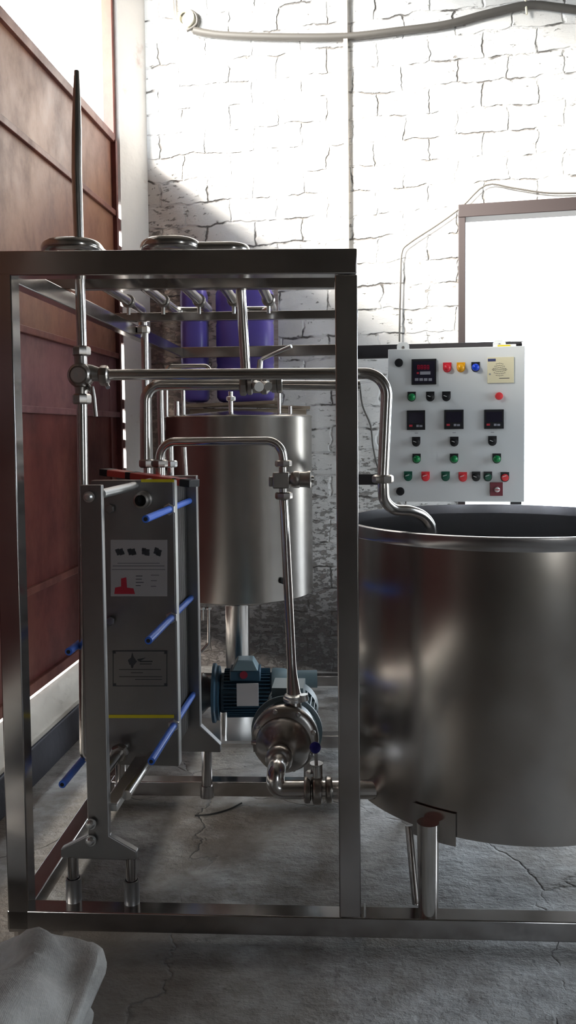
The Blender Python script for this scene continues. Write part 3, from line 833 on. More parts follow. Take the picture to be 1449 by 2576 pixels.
mm = MB(); q = P(793, 1887, 2.28); mm.lathe(q+V((0, .02, -.0)), V((.0, -1, .35)), [(0, .012), (.004, .0155), (.02, .0155), (.024, .010)], 24); part(mm, 'handle_cap', mat('dark_blue_cap', (.03, .03, .30), .35), bf)
mm = MB(); q = P(780, 1950, 2.30); mm.lathe(q, (0, 0, 1), [(0, .013), (.008, .013), (.012, .008)], 20); mm.cyl(q-V((0, 0, .02)), q+V((0, 0, .01)), .006); part(mm, 'clamp_nut', M['bright'], bf)

# ------------------------------------------------------------------ blue-grey motor pump (rear)
YR = 3.45
mo = thing('motor_pump', 'blue-grey finned electric motor with a terminal box standing behind the front pump', 'motor', (-.17, 3.45, .12))
mz = P(620, 1742, YR).z
x0 = P(556, 1742, YR).x; x1 = P(702, 1742, YR).x
mm = MB(); mm.lathe((x0, YR, mz), (1, 0, 0), [(0, .075), (.005, .082), (x1-x0-.02, .082), (x1-x0-.012, .086)], 40)
part(mm, 'motor_body', M['motor'], mo)
mm = MB()
for k in range(40):
    th = k*2*PI/40; e1 = V((0, math.cos(th), math.sin(th))); e2 = V((1, 0, 0))
    mm.box(V(((x0+x1)/2-.01, YR, mz))+e1*.09, (.19, .02, .0035), e2, e1, e2.cross(e1))
part(mm, 'cooling_fin', M['motor'], mo)
mm = MB(); mm.lathe((x1-.03, YR, mz), (1, 0, 0), [(0, .098), (.01, .101), (.055, .098), (.075, .088), (.082, .06)], 40); part(mm, 'fan_cover', M['motorlight'], mo)
mm = MB(); mm.lathe((x0-.035, YR, mz), (1, 0, 0), [(0, .100), (.003, .122), (.014, .122), (.02, .112), (.03, .112), (.035, .085)], 40); part(mm, 'flange', M['motor'], mo)
mm = MB(); mm.lathe((x0-.125, YR, mz), (1, 0, 0), [(0, .04), (.01, .075), (.05, .085), (.075, .06), (.09, .055)], 36); part(mm, 'pump_head', M['cast'], mo)
tb = P(617, 1700, YR-.07); 
mm = MB(); zc0, zc1 = P(617, 1712, YR-.09).z, P(617, 1686, YR-.09).z
mm.bb(P(578, 1700, YR-.09).x, P(655, 1700, YR-.09).x, YR-.10, YR+.0, zc0, zc1)
part(mm, 'terminal_box', M['motor'], mo, bevel=.004)
mm = MB(); z2 = P(617, 1657, YR-.06).z; xa, xb = P(583, 1700, YR-.09).x, P(650, 1700, YR-.09).x
vs = [(xa, YR-.105, zc1), (xb, YR-.105, zc1), (xb, YR+.0, zc1), (xa, YR+.0, zc1), (xa+.022, YR-.085, z2), (xb-.022, YR-.085, z2), (xb-.022, YR-.01, z2), (xa+.022, YR-.01, z2)]
mm.add(vs, [(0, 3, 2, 1), (4, 5, 6, 7), (0, 1, 5, 4), (1, 2, 6, 5), (2, 3, 7, 6), (3, 0, 4, 7)])
part(mm, 'box_lid', M['motorlight'], mo, bevel=.004)
mm = MB(); q = P(613, 1698, YR-.101); mm.lathe(q+V((0, 0, 0)), (0, -1, 0), [(0, .016), (.0015, .016)], 20); part(mm, 'red_badge', mat('dull_red_badge', (.22, .012, .03), .5), mo, label='dark red round badge')
mm = MB(); mm.bb(P(595, 1720, YR-.115).x, P(650, 1720, YR-.115).x, YR-.118, YR-.113, P(620, 1776, YR-.115).z, P(620, 1719, YR-.115).z)
part(mm, 'nameplate', M['sticker'], mo, label='blank grey metal nameplate', bevel=.001)
mm = MB(); q = P(561, 1700, YR)
a_ = P(563, 1845, YR-.12); mm.cyl(atz(a_, ZT+.0), atz(a_, P(563, 1790, YR-.12).z), .014); part(mm, 'support_leg', M['pipe'], mo); mm = MB()
a_ = P(680, 1845, YR-.02); mm.cyl(atz(a_, ZT), atz(a_, mz-.07), .014)
part(mm, 'support_leg', M['pipe'], mo)
mm = MB(); mm.bb(x0-.12, x1+.04, YR-.16, YR+.12, ZT, ZT+.012); part(mm, 'base_plate', M['bright'], mo, bevel=.002)
mm = MB(); mm.tube(fillet([V((x0-.11, YR, mz+.05)), V((x0-.14, YR, mz+.10)), V((x0-.2, YR, mz+.09))], .03), .014); part(mm, 'delivery_elbow', M['bright'], mo)
mm = MB(); mm.lathe((x1+.02, YR, mz+.055), (1, 0, 0), [(0, .03), (.0, .036), (.14, .036), (.14, .02)], 28); part(mm, 'end_housing', M['motorlight'], mo)

# ------------------------------------------------------------------ rear round tank
RT = thing('balance_tank', 'closed round steel tank raised on a column behind the pipes, by the brick wall', 'tank', (-.237, 4.0, .09))
cT = V((-.237, 4.0, 0)); rT = .352
zT1 = P(600, 1044, 3.65).z; zT0 = P(600, 1522, 3.65).z
mm = MB(); mm.lathe(cT+V((0, 0, zT0)), (0, 0, 1), [(-.05, .01), (-.035, rT*.6), (0, rT-.004), (.004, rT), (zT1-zT0-.012, rT), (zT1-zT0-.004, rT+.004), (zT1-zT0, rT)], 72)
part(mm, 'tank_shell', M['tank'], RT)
mm = MB(); mm.lathe(cT+V((0, 0, zT1)), (0, 0, 1), [(0, rT-.003), (.004, rT-.02), (.03, .02)], 60); part(mm, 'tank_lid', M['tank'], RT)
for (x, top, Y, r_) in ((462, 975, 3.9, .0095), (445, 1010, 3.85, .012), (581, 985, 3.85, .011), (703, 978, 3.9, .008), (730, 1022, 3.9, .009)):
    a_ = P(x, 1042, Y); mm = MB(); mm.cyl(atz(a_, zT1), atz(a_, P(x, top, Y).z), r_); part(mm, 'nozzle', M['pipe'], RT)
a_ = P(581, 1003, 3.85); nut(a_, (0, 0, 1), .012, RT, .022, 1.8, 'bright')
q0 = P(415, 928, 3.9); q1 = P(528, 928, 3.9)
mm = MB(); mm.tube(fillet([atz(P(418, 1000, 3.9), zT1), P(418, 921, 3.9), P(526, 920, 3.9), P(534, 960, 3.9)], .03), .009, 16); part(mm, 'hoop_handle', M['pipe'], RT)
mm = MB(); a_ = P(597, 1530, 3.82); mm.cyl(atz(a_, .06), atz(a_, zT0-.01), .056, 40); part(mm, 'column', M['pipe'], RT)
mm = MB(); mm.cyl(P(597, 1800, 3.82)*1 if False else atz(a_, 0), atz(a_, .062), .08); part(mm, 'column_foot', M['frame'], RT)
mm = MB(); mm.tube(fillet([P(510, 1525, 3.75), P(510, 1560, 3.75)], .02), .007); mm.tube(fillet([P(525, 1525, 3.75), P(525, 1618, 3.75), P(506, 1640, 3.75)], .02), .0065)
part(mm, 'drain_tube', M['pipe'], RT)
for x in (510, 525): nut(P(x, 1530, 3.75), (0, 0, 1), .008, RT, .012, 1.8, 'bright')
mm = MB(); q = P(733, 1165, 3.66); mm.bb(q.x-.025, q.x+.035, 3.69-.0, 3.70, P(735, 1180, 3.66).z, P(735, 1150, 3.66).z) if False else mm.lathe(P(710, 1460, 3.72), (.3, -1, 0), [(0, .014), (.02, .014), (.022, .01)], 20)
part(mm, 'side_plug', M['dark'], RT)

# ------------------------------------------------------------------ big open tank
BT = thing('open_tank', 'large open round tank of brushed steel standing at the right on the base rail', 'tank', (.64, 2.5, .09))
cB = V((.640, 2.5, 0)); rB = .462
z1 = P(1240, 1353, 2.04).z; z0 = P(1270, 2133, 2.04).z
hB = z1-z0
mm = MB(); mm.lathe(cB+V((0, 0, z0)), (0, 0, 1), [(-.03, .02), (-.02, rB*.7), (0, rB-.004), (.003, rB), (hB-.034, rB)], 110, cap=False)
part(mm, 'tank_shell', M['tank'], BT)
mm = MB(); mm.lathe(cB+V((0, 0, z1)), (0, 0, 1), [(-.036, rB-.002), (-.036, rB+.008), (-.034, rB+.009), (-.002, rB+.009), (0, rB+.006), (0, rB-.004), (-.03, rB-.005)], 110, cap=False)
part(mm, 'rim_band', M['tankin'], BT)
mm = MB(); mm.lathe(cB+V((0, 0, z0)), (0, 0, 1), [(hB-.03, rB-.005), (.02, rB-.005), (.01, rB-.03), (.0, .02)], 110, cap=False)
part(mm, 'tank_inside', M['tankin'], BT)
lc = P(1077, 2190, 2.105); lx = lc.x; ly = lc.y
def bleg(x, y, name_mat='frame'):
    d_ = V((x, y, 0))-cB; d_.z = 0; e = d_.normalized(); w_ = V((-e.y, e.x, 0))
    mm = MB(); mm.lathe(V((x, y, ZT)), (0, 0, 1), [(0, .026), (P(1077, 2068, 2.105).z-ZT, .0285)], 32); l_ = part(mm, 'leg', M['pipe'], BT)
    return e, w_
e, w_ = bleg(lx, ly)
# pad plate wrapped on the shell behind the leg
def pad(ang0, ang1, za, zb_, r_=rB+.003, name='pad_plate'):
    mm = MB(); n = 10; vs = []; fs = []
    for i in range(n+1):
        th = ang0+(ang1-ang0)*i/n
        for rr in (r_, r_+.004):
            for z in (za, zb_): vs.append(cB+V((math.cos(th)*rr, math.sin(th)*rr, z)))
    for i in range(n):
        a_ = i*4; b_ = a_+4
        fs += [(a_+2, b_+2, b_+3, a_+3), (a_, a_+1, b_+1, b_), (a_+1, a_+3, b_+3, b_+1), (a_, b_, b_+2, a_+2)]
    fs += [(0, 2, 3, 1), (n*4, n*4+1, n*4+3, n*4+2)]
    mm.add(vs, fs); part(mm, name, M['tank'], BT)
thL = math.atan2(ly-cB.y, lx-cB.x)
pad(thL-.12, thL+.14, P(1077, 2115, 2.12).z, P(1077, 2034, 2.12).z)
mm = MB(); pts = [V((lx, ly, 0))]; k0 = V((lx, ly, 0))-V((math.cos(thL), math.sin(thL), 0))*.02
zg = P(1077, 2075, 2.12).z
mm.prism([atz(k0, zg), atz(k0, zg-.2), atz(k0-V((math.cos(thL), math.sin(thL), 0))*.02, zg-.06), atz(k0-V((math.cos(thL), math.sin(thL), 0))*.03, zg)], V((-math.sin(thL), math.cos(thL), 0))*.006); part(mm, 'gusset', M['tank'], BT)
a_ = P(1030, 2095, 2.22); b_ = P(1048, 2290, 2.16)
mm = MB(); mm.tube([atz(a_, a_.z+.02), V((b_.x, b_.y, ZT-.01))], .012, 16); part(mm, 'brace', M['frame'], BT)
for an in (thL+PI*.62, thL-PI*.62+0, thL+PI):
    q = cB+V((math.cos(an), math.sin(an), 0))*(rB-.06)
    mm = MB(); mm.cyl(atz(q, .0), atz(q, z0+.0), .027, 28); part(mm, 'leg', M['pipe'], BT)

# ------------------------------------------------------------------ control cabinet
ca = math.radians(-9.5)
TLc = P(976, 879, 3.80)
CP = thing('control_panel', 'white electrical control cabinet covered in switches and indicator lamps beside the doorway', 'control panel', TLc, ca)
cw = .600; chh = .690
def part_l(mb, name, mt, parent=CP, **k):
    return part(mb, name, mt if not isinstance(mt, str) else M[mt], parent, world=False, **k)
mm = MB(); mm.bb(0, cw, 0, .012, -chh, 0); part_l(mm, 'door', 'panel', bevel=.003)
mm = MB(); mm.bb(.004, cw-.004, .0125, .17, -chh+.004, -.004); part_l(mm, 'cabinet_body', 'panel', bevel=.003)
for x in (.066, .495):
    mm = MB(); pts = [(x-.028, .06, -.008), (x+.028, .06, -.008), (x+.028, .06, .022), (x+.018, .06, .036), (x-.018, .06, .036), (x-.028, .06, .022)]
    mm.prism(pts, (0, .006, 0)); tb_ = part_l(mm, 'mounting_lug', 'panel', bevel=.001)
    mm = MB(); mm.lathe((x, .06, .012), (0, -1, 0), [(0, .008), (.004, .007), (.005, .001)], 6); part_l(mm, 'lug_bolt', 'cast', tb_)
mm = MB(); mm.bb(.47, .565, .03, .055, -.006, .012); lb = part_l(mm, 'top_clip', 'white', bevel=.002)
mm = MB(); mm.bb(.485, .54, .028, .0295, -.003, .009); part_l(mm, 'clip_label', 'yellow', lb)
# zoomed reference units -> local metres
def L(zx, zy):
    s = (zx-72)/1325.0; tt = (zy-(82-42*s))/(1523+42*s)
    return s*cw, -tt*chh
U = cw/1325.0
def lockknob(zx, zy):
    x, z = L(zx, zy); mm = MB(); mm.lathe((x, 0, z), (0, -1, 0), [(0, 42*U), (.006, 42*U), (.008, 38*U), (.009, 10*U), (.009, .0005)], 28); part_l(mm, 'door_lock', 'black')
lockknob(180, 215); lockknob(190, 1502)
# master switch unit: plate + bezel ; each with its own actuator
def unit(zx, zy, kind, plate='black'):
    x, z = L(zx, zy+6)
    w_ = 41*U
    mm = MB()
    out = [(x-w_, z+w_*1.12), (x+w_, z+w_*1.12)]
    out += [(x+w_*math.cos(a_), z-w_*.25+w_*math.sin(a_)) for a_ in [-PI*i/12 for i in range(13)]]
    mm.prism([(p_, -.0005, q_) for p_, q_ in out], (0, -.0035, 0))
    pm = {'red': 'red', 'amber': 'amber', 'blue': 'black'}.get(kind, plate)
    base = part_l(mm, {'selector': 'selector_switch'}.get(kind, 'push_button' if kind.startswith('push') else 'indicator_lamp'), pm, bevel=.0006)
    zc = z-w_*.18
    if kind in ('selector',):
        mm = MB(); mm.lathe((x, -.004, zc), (0, -1, 0), [(0, w_*.85), (.010, w_*.82), (.011, w_*.6), (.011, .0005)], 24); part_l(mm, 'bezel', 'black', base)
        a_ = random.uniform(.5, 1.0)
        mm = MB(); d_ = V((math.cos(a_), 0, -math.sin(a_)*.0+.35)).normalized(); mm.box((x-w_*.1, -.021, zc+w_*.05), (w_*1.5, .016, w_*.28), V((-.9, 0, .35)).normalized(), (0, 1, 0), V((.35, 0, .9)).normalized()); h_ = part_l(mm, 'switch_lever', 'black', base, bevel=.001)
        mm = MB(); mm.box((x-w_*.32, -.0296, zc+w_*.14), (w_*.75, .0012, w_*.12), V((-.9, 0, .35)).normalized(), (0, 1, 0), V((.35, 0, .9)).normalized()); part_l(mm, 'pointer_mark', 'white', base)
    elif kind.startswith('push'):
        mt = kind.split('_')[1]
        mm = MB(); mm.lathe((x, -.004, zc), (0, -1, 0), [(0, w_*.88), (.006, w_*.86), (.006, w_*.78), (.012, w_*.78), (.014, w_*.70), (.0145, .0005)], 24); part_l(mm, 'button_cap', mt, base)
        mm = MB(); mm.box((x-w_*.2, -.019, zc+w_*.35), (w_*1.0, .003, w_*.14), V((.95, 0, .3)).normalized(), (0, 1, 0), V((-.3, 0, .95)).normalized())
        if kind != 'push_redbtn2': part_l(mm, 'cap_mark', 'white', base)
    else:
        mt = {'red': 'red', 'amber': 'amber', 'blue': 'blue', 'green': 'green'}[kind]
        mm = MB(); mm.lathe((x, -.004, zc), (0, -1, 0), [(0, w_*.90), (.004, w_*.90), (.012, w_*.80), (.018, w_*.55), (.020, w_*.2), (.0202, .0005)], 28); part_l(mm, 'lens', mt, base)
for zx, zy, k in ((653, 250, 'red'), (786, 248, 'amber'), (927, 244, 'blue'), (305, 542, 'green'), (488, 540, 'selector'), (645, 538, 'selector'),
                  (348, 993, 'selector'), (722, 990, 'selector'), (1090, 982, 'selector'), (352, 1162, 'green'), (720, 1160, 'green'), (1132, 1158, 'green'),
                  (268, 1340, 'push_dgreen'), (440, 1342, 'push_redbtn'), (637, 1340, 'push_dgreen'), (805, 1345, 'push_redbtn'), (933, 1340, 'selector'), (1047, 1340, 'push_dgreen'), (1210, 1345, 'push_redbtn')):
    unit(zx, zy, k, 'redbtn' if (k == 'push_redbtn' and zx < 1000) else ('dgreen' if k == 'push_dgreen' and zx < 1000 else 'black'))
x, z = L(1152, 542); mm = MB(); mm.lathe((x, 0, z), (0, -1, 0), [(0, 38*U), (.006, 38*U), (.016, 34*U), (.018, 20*U), (.018, .0005)], 28); part_l(mm, 'push_button', 'redbtn', label='lone round red button without a plate')
def meter(x0, x1, y0, y1, big):
    xa, za = L(x0, y0); xb, zb_ = L(x1, y1)
    mm = MB(); mm.bb(xa, xb, -.010, .0, zb_, za); mt = part_l(mm, 'digital_meter', 'black', bevel=.0012)
    mm = MB(); mm.bb(xa+.008, xb-.008, -.0106, -.0098, zb_+(.008 if big else .03), za-.010); part_l(mm, 'screen', 'screen', mt)
    def r_(a, b, c, d, m_, nm, y=-.0116):
        p_, q_ = L(a, c); s_, t2 = L(b, d); mm = MB(); mm.bb(p_, s_, y, y+.0012, t2, q_); part_l(mm, nm, m_, mt)
    if big:
        mm = MB()
        for k in range(4):
            a = 362+k*31; p_, q_ = L(a, 238); s_, t2 = L(a+22, 278)
            W2 = s_-p_; H2 = q_-t2; th_ = W2*.2
            mm.bb(p_, s_, -.0118, -.0108, q_-th_, q_); mm.bb(p_, s_, -.0118, -.0108, t2, t2+th_); mm.bb(p_, s_, -.0118, -.0108, (q_+t2)/2-th_/2, (q_+t2)/2+th_/2)
            mm.bb(p_, p_+th_, -.0118, -.0108, t2, q_); mm.bb(s_-th_, s_, -.0118, -.0108, t2, q_)
        part_l(mm, 'red_digits', 'reddigit', mt)
        r_(355, 378, 308, 326, 'redink', 'lower_digits'); r_(388, 490, 302, 330, 'greydigit', 'lower_digits')
        for k in range(4): r_(338+k*44, 338+k*44+34, 368, 394, 'greydigit', 'key')
    else:
        r_(x0+22, x0+54, y1-50, y1-30, 'redink', 'key'); r_(x0+92, x0+118, y1-50, y1-28, 'greydigit', 'key'); r_(x0+124, x0+152, y1-48, y1-28, 'greydigit', 'key')
meter(305, 548, 180, 428, True)
meter(258, 438, 690, 882, False); meter(624, 812, 682, 872, False); meter(1010, 1198, 678, 868, False)
for zx, zy in ((350, 915), (720, 910), (1090, 905)):
    x, z = L(zx, zy); mm = MB(); mm.bb(x-16*U, x+16*U, -.0008, 0, z-3*U, z+3*U); part_l(mm, 'marking', 'greydigit')
xa, za = L(1040, 158); xb, zb_ = L(1292, 408)
mm = MB(); mm.bb(xa, xb, -.006, 0, zb_, za); cr = part_l(mm, 'annunciator_plate', 'cream', bevel=.001)
mm = MB()
cxz, cyz = 1158, 275
for k, (hw, n_) in enumerate(((38, 5), (52, 7), (66, 8), (74, 12), (66, 8), (58, 7), (38, 5))):
    for j in range(n_):
        a = cxz-hw+2*hw*j/n_; yy = cyz-62+k*21+abs(j-(n_-1)/2)*(4 if k < 3 else (-4 if k > 3 else 0))*.8*(1 if k < 3 else 1)
        p_, q_ = L(a, yy); s_, t2 = L(a+2*hw/n_*.7, yy+4); mm.bb(p_, s_, -.0068, -.0059, t2, q_)
p_, q_ = L(1152, 362); s_, t2 = L(1250, 366)
mm.bb(p_, s_, -.0068, -.0059, t2, q_)
part_l(mm, 'print', 'ink', cr)
p_, q_ = L(1044, 172); s_, t2 = L(1118, 196); mm = MB(); mm.bb(p_, s_, -.007, -.0058, t2, q_); part_l(mm, 'badge', mat('navy_badge', (.05, .06, .16), .5), cr)
p_, q_ = L(1063, 324); mm = MB(); mm.lathe((p_, -.006, q_), (0, -1, 0), [(0, 9*U), (.002, 8*U), (.002, .0005)], 16); part_l(mm, 'plate_screw', 'greydigit', cr)
xa, za = L(1068, 1407); xb, zb_ = L(1190, 1543)
mm = MB(); mm.bb(xa, xb, -.006, 0, zb_, za); mr = part_l(mm, 'isolator_plate', 'maroon', bevel=.001)
x, z = L(1136, 1480); mm = MB(); mm.lathe((x, -.006, z), (0, -1, 0), [(0, 27*U), (.010, 24*U), (.014, 14*U), (.014, .0005)], 20); kn = part_l(mm, 'isolator_knob', 'white', mr)
mm = MB(); mm.box((x, -.0205, z), (.020, .003, .004)); part_l(mm, 'knob_mark', 'redink', mr)

# black stand behind the cabinet
sd = thing('panel_stand', 'black painted steel stand carrying the white control cabinet', 'stand', V((TLc.x+.3, TLc.y+.2, 0)), ca)
Lx = V((math.cos(ca), math.sin(ca), 0)); Ly = V((-math.sin(ca), math.cos(ca), 0))
def K(x, y, z): return TLc+Lx*x+Ly*y+V((0, 0, z))
for x in (cw+.002, -.16):
    a_ = K(x-.02, .19, 0); mm = MB(); mm.beam(atz(a_, 0), atz(a_, TLc.z+.03), .05, .035, Lx); part(mm, 'stand_leg', M['blackmetal'], sd, bevel=.002)
a_ = K(-.185, .19, .008); b_ = K(cw+.005, .19, .008)
mm = MB(); mm.beam(a_, b_, .062, .035); part(mm, 'stand_rail', M['blackmetal'], sd, bevel=.002)
a_ = K(-.185, .19, -.60); b_ = K(cw, .19, -.60)
mm = MB(); mm.beam(a_, b_, .05, .035); part(mm, 'stand_rail', M['blackmetal'], sd, bevel=.002)
a_ = K(cw-.018, .19, .036); mm = MB(); mm.box(a_, (.055, .04, .004), Lx, Ly); part(mm, 'post_cap', M['bright'], sd)

# ------------------------------------------------------------------ wall services
def wallpt(x, y, off=.02):
    r_ = ray(x, y); nn = V((.21, 1, 0)).normalized(); q_ = W0-nn*off
    return CAMP+r_*((q_-CAMP).dot(nn)/r_.dot(nn))
def loose(name, label, cat, mb, mt, group=None):
    cen = sum(mb.v, V((0, 0, 0)))/len(mb.v)
    o = part(mb, name, M[mt], None, loc=cen); tag(o, label, cat, group); return o
mm = MB(); mm.tube(smoothpath([wallpt(*q) for q in ((488, 77), (560, 88), (700, 93), (870, 92), (1000, 78), (1120, 62), (1220, 36), (1325, 13), (1400, 18), (1520, 35))]), .0195, 14)
loose('hose', 'thick grey cable sagging across the top of the white brick wall', 'cable', mm, 'cable')
mm = MB(); mm.tube([wallpt(1322, -4, .03), wallpt(1325, 36, .03)], .006, 8)
loose('cable_clip', 'small pale clip holding the thick grey cable at its high point', 'clip', mm, 'cream_pl')
jb = thing('junction_box', 'round cream junction box on the wall at the left end of the thick grey cable', 'junction box', wallpt(472, 52, .0))
mm = MB(); c = wallpt(472, 52, .0); nn = V((-.21, -1, 0)).normalized()
mm.lathe(c, nn, [(0, .05), (.03, .05), (.035, .046), (.035, .036), (.02, .034), (.018, .001)], 32); part(mm, 'box_body', M['cream_pl'], jb)
mm = MB(); mm.tube(smoothpath([wallpt(455, 40), wallpt(470, 26), wallpt(492, 35), wallpt(495, 60), wallpt(470, 78)]), .008, 10); part(mm, 'wire_loop', M['cable'], jb)
mm = MB(); mm.tube([wallpt(433, -30), wallpt(436, 30), wallpt(442, 60)], .009, 12); loose('supply_conduit', 'short pale conduit coming down from above into the round junction box', 'conduit', mm, 'conduit')
mm = MB(); a_ = wallpt(868, -30); b_ = wallpt(874, 640); a_.x = b_.x = (a_.x+b_.x)/2; a_.y = b_.y; a_.z = 4.5; b_ = V((a_.x, a_.y, 1.2)); mm.beam(a_, b_, .022, .022, ex)
loose('wall_conduit', 'narrow upright beige conduit running down the white brick wall', 'conduit', mm, 'conduit')
mm = MB(); mm.tube(smoothpath([wallpt(*q) for q in ((1570, 484), (1449, 486), (1370, 485), (1290, 473), (1222, 466), (1160, 522), (1100, 566), (1030, 612), (1011, 636), (1008, 700), (1006, 780), (1005, 860))], 4), .0048, 8)
loose('wall_cable', 'thin grey cable running over the doorway corner and down the wall to the cabinet', 'cable', mm, 'cable')
mm = MB(); mm.tube(smoothpath([wallpt(*q) for q in ((905, 965), (912, 1020), (932, 1070), (938, 1120), (946, 1160), (952, 1180))], 4), .0045, 8)
loose('hanging_wire', 'thin dark wire hanging on the wall between the right post and the cabinet', 'wire', mm, 'cable')
mm = MB(); mm.tube(smoothpath([wallpt(*q) for q in ((628, 1652), (660, 1630), (690, 1590), (705, 1560))], 4), .003, 8)
loose('loose_wire', 'thin wire curving up the dark lower wall behind the blue-grey motor', 'wire', mm, 'cable')

# ------------------------------------------------------------------ violet containers on the plank rack
rk = thing('plank_rack', 'rough wooden planks on wall brackets behind the round tank', 'rack', (-.22, 4.4, 1.4))
def jy(x, y, Y=4.42): return P(x, y, Y)
zp = 1.445
for (xa, ya, xb, yb, Y, th) in ((470, 1022, 700, 1012, 4.36, .018), (500, 1018, 780, 1026, 4.44, .014), (480, 1036, 770, 1036, 4.40, .03)):
    mm = MB(); mm.beam(P(xa, ya, Y), P(xb, yb, Y), th, .10); part(mm, 'plank', M['wood'], rk, bevel=.002)
for x in (500, 700):
    a_ = P(x, 1048, 4.36); mm = MB(); mm.beam(a_, V((a_.x, W0.y-.21*(a_.x-.16)-.012, a_.z)), .04, .05, (0, 0, 1)); part(mm, 'wall_bracket', M['wood'], rk, bevel=.002)
def can(x0, x1, y0, y1, Y, label, depth=None, neck=True):
    a_ = P(x0, (y0+y1)/2, Y); b_ = P(x1, (y0+y1)/2, Y); zt_2 = P(x0, y0, Y).z; zb2 = P((x0+x1)/2, y1, Y).z
    w_ = (b_.x-a_.x)/2; d_ = depth or w_; cx = (a_.x+b_.x)/2
    root = thing('jerrycan', label, 'jerrycan', (cx, Y, zb2))
    mm = MB(); n = 36; vs = []; prof = []
    hh = zt_2-zb2
    for z, s in ((0, .55), (.004, .80), (.012, .93), (.03, 1), (hh*.30, 1), (hh*.31, .975), (hh*.33, .975), (hh*.34, 1), (hh*.66, 1), (hh*.67, .975), (hh*.69, .975), (hh*.70, 1), (hh-.05, 1), (hh-.02, .9), (hh-.005, .62), (hh, .3)):
        prof.append((z, s))
    for z, s in prof:
        for k in range(n):
            th = 2*PI*k/n; e_ = .62
            cxs = math.copysign(abs(math.cos(th))**e_, math.cos(th)); sns = math.copysign(abs(math.sin(th))**e_, math.sin(th))
            vs.append((cx+cxs*w_*s, Y+sns*d_*s, zb2+z))
    fs = [tuple(range(n))[::-1], tuple((len(prof)-1)*n+k for k in range(n))]
    for i in range(len(prof)-1):
        for k in range(n):
            k2 = (k+1) % n; fs.append((i*n+k, i*n+k2, (i+1)*n+k2, (i+1)*n+k))
    mm.add(vs, fs); part(mm, 'can_body', M['violet'], root, angle=60)
    mm = MB(); mm.lathe((cx+w_*.3, Y, zt_2-.01), (0, 0, 1), [(0, .022), (.02, .022), (.022, .026), (.045, .026), (.047, .02)], 20); part(mm, 'screw_cap', M['black'], root)
    mm = MB(); mm.tube(fillet([(cx-w_*.5, Y, zt_2-.02), (cx-w_*.5, Y, zt_2+.04), (cx+w_*.05, Y, zt_2+.04), (cx+w_*.05, Y, zt_2-.02)], .02), .010, 12); part(mm, 'can_handle', M['violet'], root)
can(457, 524, 722, 1012, 4.43, 'narrow violet plastic jerrycan, the left of the two on the planks', .11)
can(545, 689, 718, 1014, 4.45, 'wide violet plastic jerrycan, the right of the two on the planks', .12)
mm = MB(); mm.beam(P(694, 716, 4.5), P(696, 1020, 4.5), .022, .03, (1, 0, 0))
loose('wooden_batten', 'upright wooden batten standing against the wall right of the wide violet jerrycan', 'batten', mm, 'wood')

# ------------------------------------------------------------------ sack
mm = MB(); n = 40; sc = V((-.80, 1.66, 0)); vs = []; fs = []
nu, nv = 64, 32
for j in range(nv+1):
    ph = -PI/2+PI*j/nv
    for i in range(nu):
        th = 2*PI*i/nu
        e1, e2 = .32, .36
        f_ = lambda c, e: math.copysign(abs(c)**e, c)
        x = f_(math.cos(ph), e2)*f_(math.cos(th), e1); y = f_(math.cos(ph), e2)*f_(math.sin(th), e1); z = f_(math.sin(ph), e2)
        q = V((x*.365, y*.20, z*.082+.082))
        nz = noise.noise(V((x*1.7, y*1.7, z*1.4)))*.075+noise.noise(V((x*4, y*4, z*5)))*.03+noise.noise(V((x*11, y*11, z*9)))*.004
        q += V((x*.5, y*.5, z))*nz
        q.z += .02*(x > -.2)*math.sin(max(0, x)*PI*.9)*(z > 0)
        q.z = max(q.z, .001)
        vs.append(sc+q)
for j in range(nv):
    for i in range(nu):
        i2 = (i+1) % nu; fs.append((j*nu+i, j*nu+i2, (j+1)*nu+i2, (j+1)*nu+i))
mm.add(vs, fs)
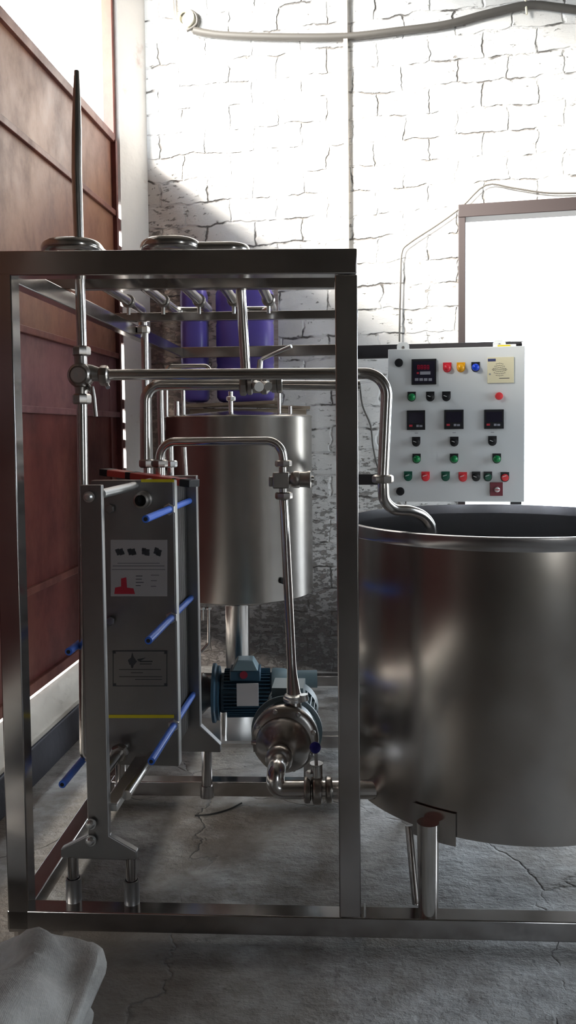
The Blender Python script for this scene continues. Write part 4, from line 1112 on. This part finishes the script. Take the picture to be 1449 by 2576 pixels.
o = loose('sack', 'dusty pale grey sack lying on the floor in front of the left post', 'sack', mm, 'sack')
# wire scrap on floor
mm = MB(); mm.tube(smoothpath([fl(*q) for q in ((490, 2052), (530, 2048), (575, 2036), (608, 2020))], 5), .0028, 8)
loose('wire_scrap', 'short bent dark wire lying on the concrete floor below the pump', 'wire', mm, 'dark')

# ------------------------------------------------------------------ light
w = bpy.data.worlds.new('sky'); bpy.context.scene.world = w; w.use_nodes = True
bg = w.node_tree.nodes['Background']
bg.inputs[0].default_value = (.80, .90, 1.0, 1); bg.inputs[1].default_value = 1.0
SKY = 9.0
bg.inputs[1].default_value = SKY
def portal(name, c, n, up, sx, sy):
    l = bpy.data.lights.new(name, 'AREA'); l.shape = 'RECTANGLE'; l.size = sx; l.size_y = sy
    l.cycles.is_portal = True
    o = bpy.data.objects.new(name, l); C.objects.link(o)
    z = -V(n).normalized(); y = V(up); x = y.cross(z).normalized(); y = z.cross(x)
    o.matrix_world = Matrix.Translation(V(c)) @ Matrix((x, y, z)).transposed().to_4x4()
portal('gate_opening_portal', G(3.28, 3.54, -.12), gn, (0, 0, 1), 2.8, 1.3)
portal('doorway_portal', W0+ex*1.29+V((0, .2, 1.25)), (-.21, -1, 0), (0, 0, 1), 1.1, 2.5)
portal('fill_window_portal', (3.5, 2.55, 1.55), (-1, 0, 0), (0, 0, 1), 1.3, 2.1)  # unseen window added in the right wall as fill light
portal('rear_fill_portal', (2.75, -3.3, 1.33), (0, 1, 0), (0, 0, 1), .6, 2.35)  # unseen rear opening added for fill and the streak on the tank
# low hazy sun over the gate
s = bpy.data.lights.new('sun', 'SUN'); s.energy = 27.0; s.angle = math.radians(22); s.color = (1, .95, .86)
so = bpy.data.objects.new('sun', s); C.objects.link(so)
dirv = V((.82, .58, -.38)).normalized()
so.rotation_euler = dirv.to_track_quat('-Z', 'Y').to_euler()
vs = bpy.context.scene.view_settings
vs.view_transform = 'Standard'; vs.look = 'None'; vs.gamma = 1; vs.use_curve_mapping = False
vs.exposure = 0.18
